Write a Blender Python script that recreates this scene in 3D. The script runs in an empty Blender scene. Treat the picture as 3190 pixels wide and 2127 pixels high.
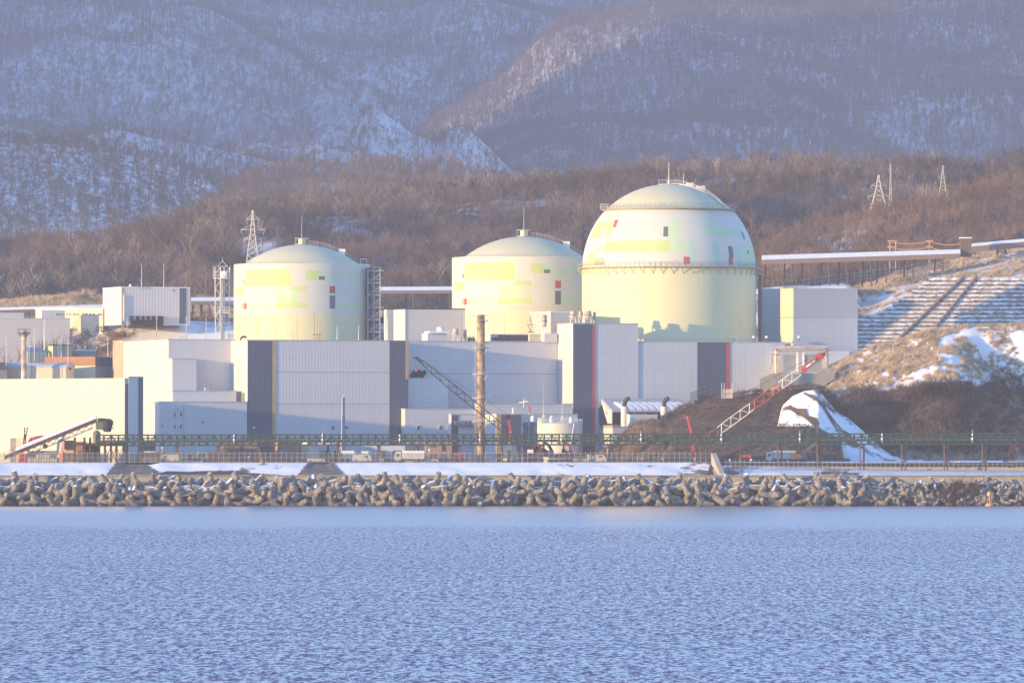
import bpy, math, random
import numpy as np
from mathutils import Vector, Matrix

# ------------------------------------------------------------------ camera, world, sun, exposure
F = 24000.0; CX = 1595.0; CY = 1063.5; HC = 12.0
PITCH = math.atan((1415.0 - CY) / F)
SC = bpy.context.scene
cam_d = bpy.data.cameras.new('camera'); cam = bpy.data.objects.new('camera', cam_d)
SC.collection.objects.link(cam); SC.camera = cam
cam.location = (0, 0, HC); cam.rotation_euler = (math.pi / 2 + PITCH, 0, 0)
cam_d.sensor_width = 36.0; cam_d.lens = 36.0 * F / 3190.0
cam_d.clip_start = 5; cam_d.clip_end = 30000

SUN_A = math.radians(30)      # how far in front of the facades the sun stands (it comes from the left)
SUN_E = math.radians(5.8)
sun_dir = Vector((-math.cos(SUN_A) * math.cos(SUN_E), -math.sin(SUN_A) * math.cos(SUN_E), math.sin(SUN_E)))
sl = bpy.data.lights.new('sun', 'SUN'); sl.energy = 2.05; sl.angle = math.radians(0.5); sl.color = (1.0, 0.67, 0.27)
so = bpy.data.objects.new('sun', sl); SC.collection.objects.link(so)
so.rotation_euler = sun_dir.to_track_quat('Z', 'Y').to_euler(); so.location = (-400, 1000, 400)
wd = bpy.data.worlds.new('World'); SC.world = wd; wd.use_nodes = True
wn = wd.node_tree; bg = wn.nodes['Background']
sky = wn.nodes.new('ShaderNodeTexSky'); sky.sky_type = 'NISHITA'; sky.sun_disc = False
sky.sun_elevation = SUN_E; sky.sun_rotation = math.atan2(sun_dir.x, sun_dir.y)
sky.air_density = 1.0; sky.dust_density = 0.1; sky.ozone_density = 4.5; sky.altitude = 0
tint = wn.nodes.new('ShaderNodeVectorMath'); tint.operation = 'MULTIPLY'; tint.inputs[1].default_value = (1.34, 1.06, 1.00)
wn.links.new(sky.outputs['Color'], tint.inputs[0]); wn.links.new(tint.outputs[0], bg.inputs['Color']); bg.inputs['Strength'].default_value = 0.15
SC.view_settings.view_transform = 'Standard'; SC.view_settings.look = 'None'
SC.view_settings.exposure = 2.32; SC.view_settings.gamma = 1.0
SC.cycles.volume_bounces = 0; SC.cycles.max_bounces = 6; SC.cycles.transparent_max_bounces = 12
SC.cycles.volume_step_rate = 1.0

RND = random.Random(7); NR = np.random.default_rng(11)
COL = SC.collection
CP, SP = math.cos(PITCH), math.sin(PITCH)
def W(px, py, Y):
    dx = (px - CX) / F; dy = -(py - CY) / F
    t = Y / (CP - dy * SP)
    return Vector((dx * t, Y, HC + (SP + dy * CP) * t))
def X(px, Y): return W(px, 1415, Y).x
def Z(py, Y): return W(CX, py, Y).z
G = 10.0     # level of the plant's ground

# ------------------------------------------------------------------ materials
M = {}
def mat(name, col, rough=0.7, metal=0.0, var=0.08, scale=0.6, bump=0.0):
    if name in M: return M[name]
    m = bpy.data.materials.new(name); m.use_nodes = True; nt = m.node_tree; b = nt.nodes['Principled BSDF']
    b.inputs['Roughness'].default_value = rough; b.inputs['Metallic'].default_value = metal
    g = nt.nodes.new('ShaderNodeNewGeometry'); n = nt.nodes.new('ShaderNodeTexNoise')
    n.inputs['Scale'].default_value = scale; n.inputs['Detail'].default_value = 6
    nt.links.new(g.outputs['Position'], n.inputs['Vector'])
    r = nt.nodes.new('ShaderNodeValToRGB')
    lo = [max(0, c * (1 - var * 2)) for c in col]; hi = [min(1, c * (1 + var)) for c in col]
    r.color_ramp.elements[0].color = (*lo, 1); r.color_ramp.elements[1].color = (*hi, 1)
    r.color_ramp.elements[0].position = .3; r.color_ramp.elements[1].position = .7
    nt.links.new(n.outputs['Fac'], r.inputs['Fac']); nt.links.new(r.outputs['Color'], b.inputs['Base Color'])
    if bump:
        bp = nt.nodes.new('ShaderNodeBump'); bp.inputs['Strength'].default_value = bump; bp.inputs['Distance'].default_value = .3
        nt.links.new(n.outputs['Fac'], bp.inputs['Height']); nt.links.new(bp.outputs['Normal'], b.inputs['Normal'])
    M[name] = m; return m
def N(nt, typ, **kw):
    n = nt.nodes.new(typ)
    for k, v in kw.items(): setattr(n, k, v)
    return n
def mth(nt, op, a, b=None, c=None):
    n = N(nt, 'ShaderNodeMath', operation=op)
    for i, v in enumerate((a, b, c)):
        if v is None: continue
        if isinstance(v, (int, float)): n.inputs[i].default_value = v
        else: nt.links.new(v, n.inputs[i])
    return n.outputs[0]
def mixc(nt, f, a, b):
    n = N(nt, 'ShaderNodeMix', data_type='RGBA')
    for s, v in (('Factor', f), ('A', a), ('B', b)):
        i = [q for q in n.inputs if q.name == s and (q.type == 'RGBA' or s == 'Factor')][0]
        if isinstance(v, (int, float)): i.default_value = v
        elif isinstance(v, tuple): i.default_value = (*v[:3], 1)
        else: nt.links.new(v, i)
    return [o for o in n.outputs if o.type == 'RGBA'][0]
def noise(nt, vec, scale, detail=4, rough=.55):
    n = N(nt, 'ShaderNodeTexNoise'); n.inputs['Scale'].default_value = scale
    n.inputs['Detail'].default_value = detail; n.inputs['Roughness'].default_value = rough
    nt.links.new(vec, n.inputs['Vector']); return n.outputs['Fac']
def ramp(nt, f, lo, hi):
    n = N(nt, 'ShaderNodeMapRange'); n.clamp = True
    nt.links.new(f, n.inputs[0]); n.inputs[1].default_value = lo; n.inputs[2].default_value = hi
    return n.outputs[0]
def clad(name, col, yaw=20, rib=0.42, corr=1.0, pw=5.0, ph=4.2, seam=0.88, rough=.55, streak=.05):
    """metal or precast wall cladding: panel seams, vertical ribs, faint weathering"""
    if name in M: return M[name]
    m = bpy.data.materials.new(name); m.use_nodes = True; nt = m.node_tree; b = nt.nodes['Principled BSDF']
    b.inputs['Roughness'].default_value = rough
    g = N(nt, 'ShaderNodeNewGeometry').outputs['Position']; s = N(nt, 'ShaderNodeSeparateXYZ'); nt.links.new(g, s.inputs[0])
    a = math.radians(yaw); cu, su = math.cos(a), math.sin(a)
    h = mth(nt, 'ADD', mth(nt, 'MULTIPLY', s.outputs[0], cu - su), mth(nt, 'MULTIPLY', s.outputs[1], su + cu))
    fx = mth(nt, 'FRACT', mth(nt, 'DIVIDE', h, pw)); fz = mth(nt, 'FRACT', mth(nt, 'DIVIDE', s.outputs[2], ph))
    sx = mth(nt, 'LESS_THAN', fx, .09 / pw * 1.2); sz = mth(nt, 'LESS_THAN', fz, .14 / ph * 1.2)
    sm = mth(nt, 'MAXIMUM', sx, sz)
    cid = N(nt, 'ShaderNodeCombineXYZ'); nt.links.new(mth(nt, 'FLOOR', mth(nt, 'DIVIDE', h, pw)), cid.inputs[0])
    nt.links.new(mth(nt, 'FLOOR', mth(nt, 'DIVIDE', s.outputs[2], ph)), cid.inputs[1])
    wn_ = N(nt, 'ShaderNodeTexWhiteNoise'); nt.links.new(cid.outputs[0], wn_.inputs['Vector'])
    mp = N(nt, 'ShaderNodeMapping'); mp.inputs['Scale'].default_value = (1.2, 1.2, .08); nt.links.new(g, mp.inputs[0])
    st = noise(nt, mp.outputs[0], 1.0, 5)
    v = mth(nt, 'ADD', mth(nt, 'MULTIPLY', st, streak * 2.0), mth(nt, 'MULTIPLY', wn_.outputs['Value'], .035))
    v = mth(nt, 'SUBTRACT', 1.0 + streak, v)
    v = mth(nt, 'MULTIPLY', v, mth(nt, 'SUBTRACT', 1.0, mth(nt, 'MULTIPLY', sm, 1 - seam)))
    if corr:
        w0 = mth(nt, 'SINE', mth(nt, 'MULTIPLY', h, 2 * math.pi / rib))
        bp = N(nt, 'ShaderNodeBump'); bp.inputs['Strength'].default_value = corr * .5; bp.inputs['Distance'].default_value = .025
        nt.links.new(w0, bp.inputs['Height']); nt.links.new(bp.outputs['Normal'], b.inputs['Normal'])
    nt.links.new(mixc(nt, v, (0, 0, 0), tuple(col)), b.inputs['Base Color'])
    M[name] = m; return m
def snowmat(name, ground, cover=.5, scale=.05, sharp=.08, fine=None, xtilt=0,  snow=(.82, .83, .86), g2=None, zline=None, zsoft=6, gvar=.4, bump=0):
    """snow lying in patches over ground"""
    m = bpy.data.materials.new(name); m.use_nodes = True; nt = m.node_tree; b = nt.nodes['Principled BSDF']
    b.inputs['Roughness'].default_value = .9; b.inputs['Specular IOR Level'].default_value = .1
    g = N(nt, 'ShaderNodeNewGeometry').outputs['Position']
    f = noise(nt, g, scale, 8, .65)
    if zline is not None:
        s = N(nt, 'ShaderNodeSeparateXYZ'); nt.links.new(g, s.inputs[0])
        zz = s.outputs[2]
        if xtilt: zz = mth(nt, 'ADD', zz, mth(nt, 'MAXIMUM', mth(nt, 'MULTIPLY', mth(nt, 'SUBTRACT', 101.0, s.outputs[0]), xtilt), 0.0))
        f = mth(nt, 'ADD', f, mth(nt, 'MULTIPLY', mth(nt, 'SUBTRACT', zz, zline), .5 / zsoft))
    k = ramp(nt, f, 1 - cover - sharp, 1 - cover + sharp)
    gc = noise(nt, g, scale * 6, 6, .7)
    if fine:
        mpf = N(nt, 'ShaderNodeMapping'); mpf.inputs['Scale'].default_value = (1, .28, .28); nt.links.new(g, mpf.inputs[0])
        k = mth(nt, 'MULTIPLY', k, ramp(nt, noise(nt, mpf.outputs[0], fine, 4, .7), .40, .62))
    g2 = g2 or tuple(c * (1 + gvar) for c in ground)
    gcol = mixc(nt, ramp(nt, gc, .35, .65), tuple(c * (1 - gvar * .5) for c in ground), g2)
    nt.links.new(mixc(nt, k, gcol, snow), b.inputs['Base Color'])
    if bump:
        bp = N(nt, 'ShaderNodeBump'); bp.inputs['Strength'].default_value = bump; bp.inputs['Distance'].default_value = .5
        nt.links.new(gc, bp.inputs['Height']); nt.links.new(bp.outputs['Normal'], b.inputs['Normal'])
    M[name] = m; return m
def topsnow(name, col, thr=.6, zmin=-99, rough=.85, var=.15, cover=.5, nscale=.5):
    """material whose upward-looking faces carry settled snow"""
    m = mat(name, col, rough, 0, var, 1.3); nt = m.node_tree; b = nt.nodes['Principled BSDF']
    base = b.inputs['Base Color'].links[0].from_socket
    g = N(nt, 'ShaderNodeNewGeometry'); s = N(nt, 'ShaderNodeSeparateXYZ'); nt.links.new(g.outputs['Normal'], s.inputs[0])
    p = N(nt, 'ShaderNodeSeparateXYZ'); nt.links.new(g.outputs['Position'], p.inputs[0])
    n = noise(nt, g.outputs['Position'], nscale, 3)
    k = mth(nt, 'MULTIPLY', mth(nt, 'GREATER_THAN', s.outputs[2], thr), mth(nt, 'GREATER_THAN', n, 1 - cover))
    zz = mth(nt, 'GREATER_THAN', mth(nt, 'ADD', p.outputs[2], mth(nt, 'MULTIPLY', n, 3.0)), zmin + 1.5)
    k = mth(nt, 'MULTIPLY', k, zz)
    nt.links.new(mixc(nt, k, base, (.82, .84, .88)), b.inputs['Base Color']); return m

WHT = (.62, .63, .66)
wall = clad('pale_cladding', (.60, .60, .62)); wall_s = clad('smooth_wall', (.62, .61, .62), corr=0)
wall_c = clad('ribbed_wall', (.61, .595, .62), rib=.85, corr=.5, ph=12, pw=9)
dark = clad('slate_cladding', (.085, .10, .155), rib=.85, corr=.8, ph=12); yel = mat('ochre_band', (.50, .36, .14), .6)
red = mat('red_band', (.50, .10, .10), .6); peach = mat('peach_band', (.62, .42, .30), .6)
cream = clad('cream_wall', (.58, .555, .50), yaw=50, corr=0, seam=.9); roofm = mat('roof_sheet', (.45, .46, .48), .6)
brown = mat('brown_band', (.32, .15, .09), .7); navy = mat('navy_band', (.06, .065, .12), .6)
winm = mat('window_glass', (.09, .11, .14), .15); steel = mat('galvanised_steel', (.50, .48, .47), .5, .2)
dsteel = mat('dark_steel', (.022, .022, .028), .6); rust = mat('rusty_steel', (.11, .055, .042), .8, 0, .3)
greenp = mat('green_paint', (.018, .040, .032), .6); greenl = mat('pale_green_paint', (.12, .22, .16), .6)
redp = mat('red_machine_paint', (.50, .045, .04), .4); orgp = mat('orange_paint', (.62, .22, .08), .55)
whp = mat('white_paint', (.78, .77, .74), .5); rub = mat('black_rubber', (.03, .03, .03), .8)
conc = mat('concrete', (.36, .33, .29), .85, 0, .12, .4); snowm = mat('snow_cover', (.82, .84, .88), .9, 0, .03)
bluep = mat('blue_paint', (.05, .09, .22), .4); brnw = mat('brown_panel', (.23, .16, .12), .7)
tanm = mat('sooty_tan_steel', (.42, .28, .17), .7, 0, .45, .5); greyb = mat('grey_panel', (.20, .20, .22), .7)
bark = mat('bark', (.12, .09, .075), .9)

# ------------------------------------------------------------------ mesh builder
class MB:
    def __init__(s): s.v = []; s.f = []; s.m = []
    def add(s, vs, fs, mi=0):
        o = len(s.v); s.v += [tuple(v) for v in vs]; s.f += [tuple(i + o for i in f) for f in fs]; s.m += [mi] * len(fs); return s
    def obox(s, o, a, b, c, mi=0):
        o, a, b, c = map(Vector, (o, a, b, c))
        vs = [o, o + a, o + a + b, o + b, o + c, o + a + c, o + a + b + c, o + b + c]
        return s.add(vs, [(0, 3, 2, 1), (4, 5, 6, 7), (0, 1, 5, 4), (1, 2, 6, 5), (2, 3, 7, 6), (3, 0, 4, 7)], mi)
    def box(s, x0, x1, y0, y1, z0, z1, mi=0): return s.obox((x0, y0, z0), (x1 - x0, 0, 0), (0, y1 - y0, 0), (0, 0, z1 - z0), mi)
    def cbox(s, c, sx, sy, sz, yaw=0, mi=0):
        c = Vector(c); u = Vector((math.cos(yaw), math.sin(yaw), 0)) * sx; w = Vector((-math.sin(yaw), math.cos(yaw), 0)) * sy
        return s.obox(c - u / 2 - w / 2, u, w, (0, 0, sz), mi)
    def tube(s, p0, p1, r0, r1=None, n=8, cap=True, mi=0):
        p0, p1 = Vector(p0), Vector(p1); r1 = r0 if r1 is None else r1; d = (p1 - p0)
        if d.length < 1e-6: return s
        q = d.to_track_quat('Z', 'Y'); vs = []
        for p, r in ((p0, r0), (p1, r1)):
            for i in range(n):
                a = 2 * math.pi * (i + .5) / n; vs.append(p + q @ Vector((math.cos(a) * r, math.sin(a) * r, 0)))
        fs = [(i, (i + 1) % n, n + (i + 1) % n, n + i) for i in range(n)]
        if cap: fs += [tuple(range(n - 1, -1, -1)), tuple(range(n, 2 * n))]
        return s.add(vs, fs, mi)
    def bar(s, p0, p1, t, mi=0): return s.tube(p0, p1, t * .7, n=4, mi=mi)
    def path(s, pts, r, n=6, mi=0):
        for a, b in zip(pts[:-1], pts[1:]): s.tube(a, b, r, n=n, mi=mi)
        return s
    def lathe(s, c, prof, n=24, mi=0, a0=0, a1=2 * math.pi):
        c = Vector(c); vs = []; full = abs(a1 - a0 - 2 * math.pi) < 1e-6; k = n if full else n + 1
        for r, z in prof:
            for i in range(k):
                a = a0 + (a1 - a0) * i / n; vs.append((c.x + r * math.sin(a), c.y - r * math.cos(a), c.z + z))
        fs = []
        for j in range(len(prof) - 1):
            for i in range(n):
                i2 = (i + 1) % k; fs.append((j * k + i, j * k + i2, (j + 1) * k + i2, (j + 1) * k + i))
        return s.add(vs, fs, mi)
    def prism(s, poly, a, mi=0):
        """poly: 3D outline, a: extrusion vector"""
        a = Vector(a); n = len(poly); P = [Vector(p) for p in poly]
        return s.add(P + [p + a for p in P], [tuple(range(n - 1, -1, -1)), tuple(range(n, 2 * n))] +
                     [(i, (i + 1) % n, n + (i + 1) % n, n + i) for i in range(n)], mi)
def base(o):
    return Vector(o['_b']) if '_b' in o else Vector((0, 0, 0))
def part(name, mb, m, parent=None, smooth=False, label=None):
    me = bpy.data.meshes.new(name); b = BASE.get(parent.name, Vector((0, 0, 0))) if parent else Vector((0, 0, 0))
    a = np.array(mb.v, dtype=np.float64).reshape(-1, 3) - np.array(b)
    me.from_pydata(a.tolist(), [], mb.f)
    for q in (m if isinstance(m, (list, tuple)) else [m]): me.materials.append(q)
    me.polygons.foreach_set('material_index', mb.m)
    if smooth: me.polygons.foreach_set('use_smooth', [True] * len(mb.f))
    me.update(); o = bpy.data.objects.new(name, me); COL.objects.link(o)
    if parent: o.parent = parent
    BASE[o.name] = b
    if smooth and smooth != 'all': me.set_sharp_from_angle(angle=math.radians(35))
    if label: o['label'] = label
    return o
BASE = {}
def tag(o, label, cat, group=None, kind=None):
    if label: o['label'] = label
    if cat: o['category'] = cat
    if group: o['group'] = group
    if kind: o['kind'] = kind
    return o
def thing(name, loc, label, cat, group=None):
    o = bpy.data.objects.new(name, None); COL.objects.link(o); o.location = loc; o.empty_display_size = .5
    BASE[o.name] = Vector(loc); return tag(o, label, cat, group)
def single(name, mb, m, loc, label, cat, group=None, smooth=False):
    """a thing that is one mesh, origin at loc"""
    me = bpy.data.meshes.new(name); a = np.array(mb.v).reshape(-1, 3) - np.array(loc)
    me.from_pydata(a.tolist(), [], mb.f)
    for q in (m if isinstance(m, (list, tuple)) else [m]): me.materials.append(q)
    me.polygons.foreach_set('material_index', mb.m)
    if smooth:
        me.polygons.foreach_set('use_smooth', [True] * len(mb.f)); me.set_sharp_from_angle(angle=math.radians(35))
    o = bpy.data.objects.new(name, me); COL.objects.link(o); o.location = loc
    return tag(o, label, cat, group)
def copy_tree(o, loc=None, rz=None, label=None, parent=None, scale=None):
    c = o.copy(); COL.objects.link(c); c.parent = parent
    if loc is not None: c.location = loc
    if rz is not None: c.rotation_euler = (0, 0, rz)
    if scale is not None: c.scale = (scale,) * 3
    if label: c['label'] = label
    for ch in o.children: copy_tree(ch, parent=c)
    return c
def fromtris(name, tris, m):
    """tris: (n,3,3) array -> one mesh object"""
    n = len(tris); me = bpy.data.meshes.new(name)
    me.vertices.add(n * 3); me.vertices.foreach_set('co', np.asarray(tris, dtype=np.float32).ravel())
    me.loops.add(n * 3); me.loops.foreach_set('vertex_index', np.arange(n * 3, dtype=np.int32))
    me.polygons.add(n); me.polygons.foreach_set('loop_start', np.arange(0, n * 3, 3, dtype=np.int32))
    me.polygons.foreach_set('loop_total', np.full(n, 3, dtype=np.int32))
    me.materials.append(m); me.update(calc_edges=True); me.validate()
    o = bpy.data.objects.new(name, me); COL.objects.link(o); return o

# ------------------------------------------------------------------ numeric noise and hills
_tab = np.random.default_rng(5).random((256, 256))
def vnoise(x, y):
    xi = np.floor(x).astype(int); yi = np.floor(y).astype(int); fx = x - xi; fy = y - yi
    fx = fx * fx * (3 - 2 * fx); fy = fy * fy * (3 - 2 * fy)
    g = lambda a, b: _tab[a & 255, b & 255]
    return (g(xi, yi) * (1 - fx) + g(xi + 1, yi) * fx) * (1 - fy) + (g(xi, yi + 1) * (1 - fx) + g(xi + 1, yi + 1) * fx) * fy
def fbm(x, y, o=5):
    s = 0; a = .5
    for i in range(o): s = s + a * (vnoise(x * 2 ** i + 17 * i, y * 2 ** i + 31 * i) - .5); a *= .55
    return s
class Hill:
    def __init__(s, crest, Yf, Yc, zf=G, power=1.0, amp=0, L=60, back=200, bdrop=.3, spur=0, Ls=80, seed=0, prof=None, warp=None):
        s.warp = warp
        s.xs = np.array([(p - CX) / F * Yc for p, q in crest]); s.zs = np.array([Z(q, Yc) for p, q in crest])
        s.Yf, s.Yc, s.zf, s.pw, s.amp, s.L, s.back, s.bd, s.spur, s.Ls, s.seed, s.prof = Yf, Yc, zf, power, amp, L, back, bdrop, spur, Ls, seed, prof
    def z(s, x, Y):
        x = np.asarray(x, float); Y = np.asarray(Y, float)
        zc = np.interp(x, s.xs, s.zs)
        w0_ = s.warp(x) if s.warp else 0
        t = (Y - s.Yf - w0_) / (s.Yc - s.Yf - w0_); tc = np.clip(t, 0, 1)
        p = s.prof(tc) if s.prof else tc ** s.pw
        z = s.zf + (zc - s.zf) * p
        z = np.where(t > 1, zc - (Y - s.Yc) * s.bd, z)
        w = np.sin(np.clip(tc, 0, 1) * math.pi) ** .7 + .15
        z = z + fbm(x / s.L + s.seed, Y / s.L + s.seed, 5) * s.amp * w
        if s.spur: z = z + (.5 - np.abs(fbm((x + (Y - s.Yf) * .25) / s.Ls + s.seed * 3, Y / s.Ls / 3.5, 4)) * 3) * s.spur * w
        return z
    def mesh(s, name, m, px0, px1, nx, ny, smooth=True):
        xa = np.linspace((px0 - CX) / F * s.Yc, (px1 - CX) / F * s.Yc, nx); ya = np.linspace(s.Yf, s.Yc + s.back + (34 if s.warp else 0), ny)
        # make sure one row lies on the crest
        ya[np.argmin(abs(ya - s.Yc))] = s.Yc
        xx, yy = np.meshgrid(xa, ya); zz = s.z(xx, yy)
        co = np.stack([xx, yy, zz], -1).reshape(-1, 3); i = np.arange(nx * ny).reshape(ny, nx)
        q = np.stack([i[:-1, :-1], i[:-1, 1:], i[1:, 1:], i[1:, :-1]], -1).reshape(-1, 4)
        me = bpy.data.meshes.new(name); me.from_pydata(co.tolist(), [], q.tolist())
        for k in (m if isinstance(m, list) else [m]): me.materials.append(k)
        if smooth: me.polygons.foreach_set('use_smooth', [True] * len(q))
        o = bpy.data.objects.new(name, me); COL.objects.link(o); o['kind'] = 'structure'; return o

def slivers(P0, P1, w):
    """thin triangles from P0 (base, width w) to P1"""
    P0 = np.asarray(P0); P1 = np.asarray(P1); d = P1 - P0
    r = NR.normal(size=P0.shape); s = np.cross(d, r); s /= np.linalg.norm(s, axis=1, keepdims=True) + 1e-9
    s *= np.asarray(w).reshape(-1, 1) / 2
    return np.stack([P0 - s, P0 + s, P1], 1)
def bare_tree(h=12, cw=4, nl=10, nt=60, tw=.35, lw=.18, ww=.09, tl=1.8):
    T = []
    top = np.array([NR.normal() * .4, NR.normal() * .4, h]); b = np.zeros((3, 3)); b[:, 2] = -1
    T.append(slivers(b, np.tile(top, (3, 1)), np.full(3, tw)))
    hh = NR.uniform(.3, .75, nl); st = top * hh[:, None]
    a = NR.uniform(0, 2 * math.pi, nl); e = NR.uniform(.35, 1, nl) * cw / 2 * (1.1 - .5 * abs(hh - .5))
    en = st + np.stack([np.cos(a) * e, np.sin(a) * e, h * NR.uniform(.15, .35, nl)], 1)
    T.append(slivers(st, en, np.full(nl, lw)))
    k = NR.integers(0, nl, nt); u = NR.uniform(.3, 1, nt)[:, None]; p = st[k] * (1 - u) + en[k] * u
    dd = NR.normal(size=(nt, 3)); dd[:, 2] = abs(dd[:, 2]) + .5; out = (en - st)[k]; out /= np.linalg.norm(out, axis=1, keepdims=True)
    dd = dd / np.linalg.norm(dd, axis=1, keepdims=True) + out * .5
    T.append(slivers(p, p + dd * NR.uniform(.5, 1, (nt, 1)) * tl, np.full(nt, ww)))
    return np.concatenate(T)
def conifer(h=12, cw=4, n=60):
    T = []; z = NR.uniform(.1, 1, n) ** .8 * h; a = NR.uniform(0, 2 * math.pi, n); r = (1.03 - z / h) * cw / 2
    s = np.stack([np.zeros(n), np.zeros(n), z + .4], 1); e = np.stack([np.cos(a) * r, np.sin(a) * r, z - r * .25], 1)
    T.append(slivers(s, e, .35 + r * .5)); T.append(slivers([[0, 0, -1.]], [[0, 0, h]], [.4])); return np.concatenate(T)
def scatter(name, pts, var, s0, s1, m, tilt=0):
    out = []; v = NR.integers(0, len(var), len(pts))
    for i, t in enumerate(var):
        q = pts[v == i]; n = len(q)
        if n == 0: continue
        a = NR.uniform(0, 2 * math.pi, n); s = NR.uniform(s0, s1, n); c, sn = np.cos(a) * s, np.sin(a) * s
        x = t[None, :, :, 0] * c[:, None, None] - t[None, :, :, 1] * sn[:, None, None] + q[:, 0][:, None, None]
        y = t[None, :, :, 0] * sn[:, None, None] + t[None, :, :, 1] * c[:, None, None] + q[:, 1][:, None, None]
        z = t[None, :, :, 2] * (s * NR.uniform(.8, 1.2, n))[:, None, None] + q[:, 2][:, None, None]
        out.append(np.stack([x, y, z], -1).reshape(-1, 3, 3))
    return fromtris(name, np.concatenate(out), m)
def points(hill, n, px0, px1, y0, y1, mask=None):
    Y = NR.uniform(y0, y1, n); x = (NR.uniform(px0, px1, n) - CX) / F * hill.Yc; z = hill.z(x, Y)
    if mask is not None:
        k = mask(x, Y, z); x, Y, z = x[k], Y[k], z[k]
    return np.stack([x, Y, z], 1)
#PART2
# ================================================================== SETTING
# water
def water():
    m = bpy.data.materials.new('sea_water'); m.use_nodes = True; nt = m.node_tree; b = nt.nodes['Principled BSDF']
    g = N(nt, 'ShaderNodeNewGeometry').outputs['Position']; s = N(nt, 'ShaderNodeSeparateXYZ'); nt.links.new(g, s.inputs[0])
    b.inputs['Base Color'].default_value = (.115, .09, .17, 1); b.inputs['Roughness'].default_value = .22; b.inputs['IOR'].default_value = 1.333
    def st(sx, sy, sc, det, off=0):
        mp = N(nt, 'ShaderNodeMapping'); mp.inputs['Scale'].default_value = (sx, sy, 1); mp.inputs['Location'].default_value = (off, off, off)
        nt.links.new(g, mp.inputs[0]); return noise(nt, mp.outputs[0], sc, det, .68)
    n1 = st(3.4, .8, 1.0, 3); n2 = st(2.5, .42, 1.0, 6, 5); n3 = st(.012, .004, 1.0, 3, 2); n4 = st(1.3, .5, 1.0, 2, 9)
    n5 = st(1.1, .11, 1.0, 6, 33)
    w = mth(nt, 'ADD', mth(nt, 'ADD', mth(nt, 'MULTIPLY', n1, .35), mth(nt, 'MULTIPLY', n2, .95)), mth(nt, 'MULTIPLY', n5, .5)); w = mth(nt, 'SUBTRACT', w, .90)
    calm = ramp(nt, mth(nt, 'ADD', s.outputs[1], mth(nt, 'MULTIPLY', n3, 160)), 1270, 1390)
    nt.links.new(mth(nt, 'ADD', .13, mth(nt, 'MULTIPLY', calm, .06)), b.inputs['Roughness'])
    k = mth(nt, 'ADD', mth(nt, 'MULTIPLY', mth(nt, 'SUBTRACT', 1, calm), .93), .07)
    dk = mth(nt, 'MULTIPLY', ramp(nt, mth(nt, 'ADD', st(.85, .34, 1.0, 5, 21), mth(nt, 'MULTIPLY', n3, .15)), .63, .74), .30)
    gust = ramp(nt, st(.03, .011, 1.0, 4, 55), .35, .65); k = mth(nt, 'MULTIPLY', k, mth(nt, 'ADD', .72, mth(nt, 'MULTIPLY', gust, .5)))
    ty = mth(nt, 'SUBTRACT', mth(nt, 'MULTIPLY', mth(nt, 'SUBTRACT', mth(nt, 'MULTIPLY', w, 2.3), mth(nt, 'ADD', dk, .06)), k), .062)
    ty = mth(nt, 'MINIMUM', ty, -.05)
    tx = mth(nt, 'MULTIPLY', mth(nt, 'MULTIPLY', mth(nt, 'SUBTRACT', n4, .5), .2), k)
    c = N(nt, 'ShaderNodeCombineXYZ'); nt.links.new(tx, c.inputs[0]); nt.links.new(ty, c.inputs[1]); c.inputs[2].default_value = 1
    vn = N(nt, 'ShaderNodeVectorMath', operation='NORMALIZE'); nt.links.new(c.outputs[0], vn.inputs[0]); nt.links.new(vn.outputs[0], b.inputs['Normal'])
    me = bpy.data.meshes.new('sea'); me.from_pydata([(-2500, -80, 0), (2500, -80, 0), (2500, 1803, 0), (-2500, 1803, 0)], [], [(0, 1, 2, 3)])
    me.materials.append(m); o = bpy.data.objects.new('sea', me); COL.objects.link(o); o['kind'] = 'structure'
water()

g_yard = snowmat('yard_ground', (.10, .09, .085), .38, .09, .05)
mb = MB(); mb.add([(-700, 1838, G), (700, 1838, G), (700, 2420, G), (-700, 2420, G)], [(0, 1, 2, 3)])
o = part('yard_ground', mb, g_yard); o['kind'] = 'structure'
mb = MB(); mb.add([(-3400, 1838, G - 1), (3400, 1838, G - 1), (3900, 12500, G - 1), (-3900, 12500, G - 1)], [(0, 1, 2, 3)])
o = part('ground', mb, g_yard); o['kind'] = 'structure'

# snow bank between the sea wall and the yard
m_bank = snowmat('bank_snow', (.14, .125, .115), .60, .06, .02, gvar=.2)
bank = Hill([(-900, 1441), (370, 1441), (400, 1447), (470, 1447), (500, 1441), (960, 1441), (975, 1446), (1020, 1446), (1035, 1441), (2200, 1440), (2240, 1448), (2400, 1452), (2700, 1462), (3190, 1466), (4200, 1466)],
            1827, 1838, 6.9, 1.0, amp=.7, L=7, back=3, bdrop=.05, seed=3)
bank.mesh('snow_bank', m_bank, -900, 4100, 500, 24)
def ramp_patch(name, b0, b1, t0, t1, ta, tb, m):
    f = MB(); n = 14; P_ = []
    for j in range(n + 1):
        t = ta + (tb - ta) * j / n; Yy = 1827 + 11 * t; a_ = X(b0 + (t0 - b0) * (j / n), Yy); c_ = X(b1 + (t1 - b1) * (j / n), Yy)
        xs_ = [a_ + (c_ - a_) * i / 12 + (math.sin(j * 2.1 + i) * .25 if i in (0, 12) else 0) for i in range(13)]
        P_.append([(x_, Yy, float(bank.z(x_, Yy)) + .16) for x_ in xs_])
    for j in range(n):
        for i in range(12): f.add([P_[j][i], P_[j][i + 1], P_[j + 1][i + 1], P_[j + 1][i]], [(0, 1, 2, 3)])
    o = part(name, f, m); o['kind'] = 'structure'
asph = mat('bare_asphalt', (.15, .13, .125), .9, 0, .25, .5)
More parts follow.
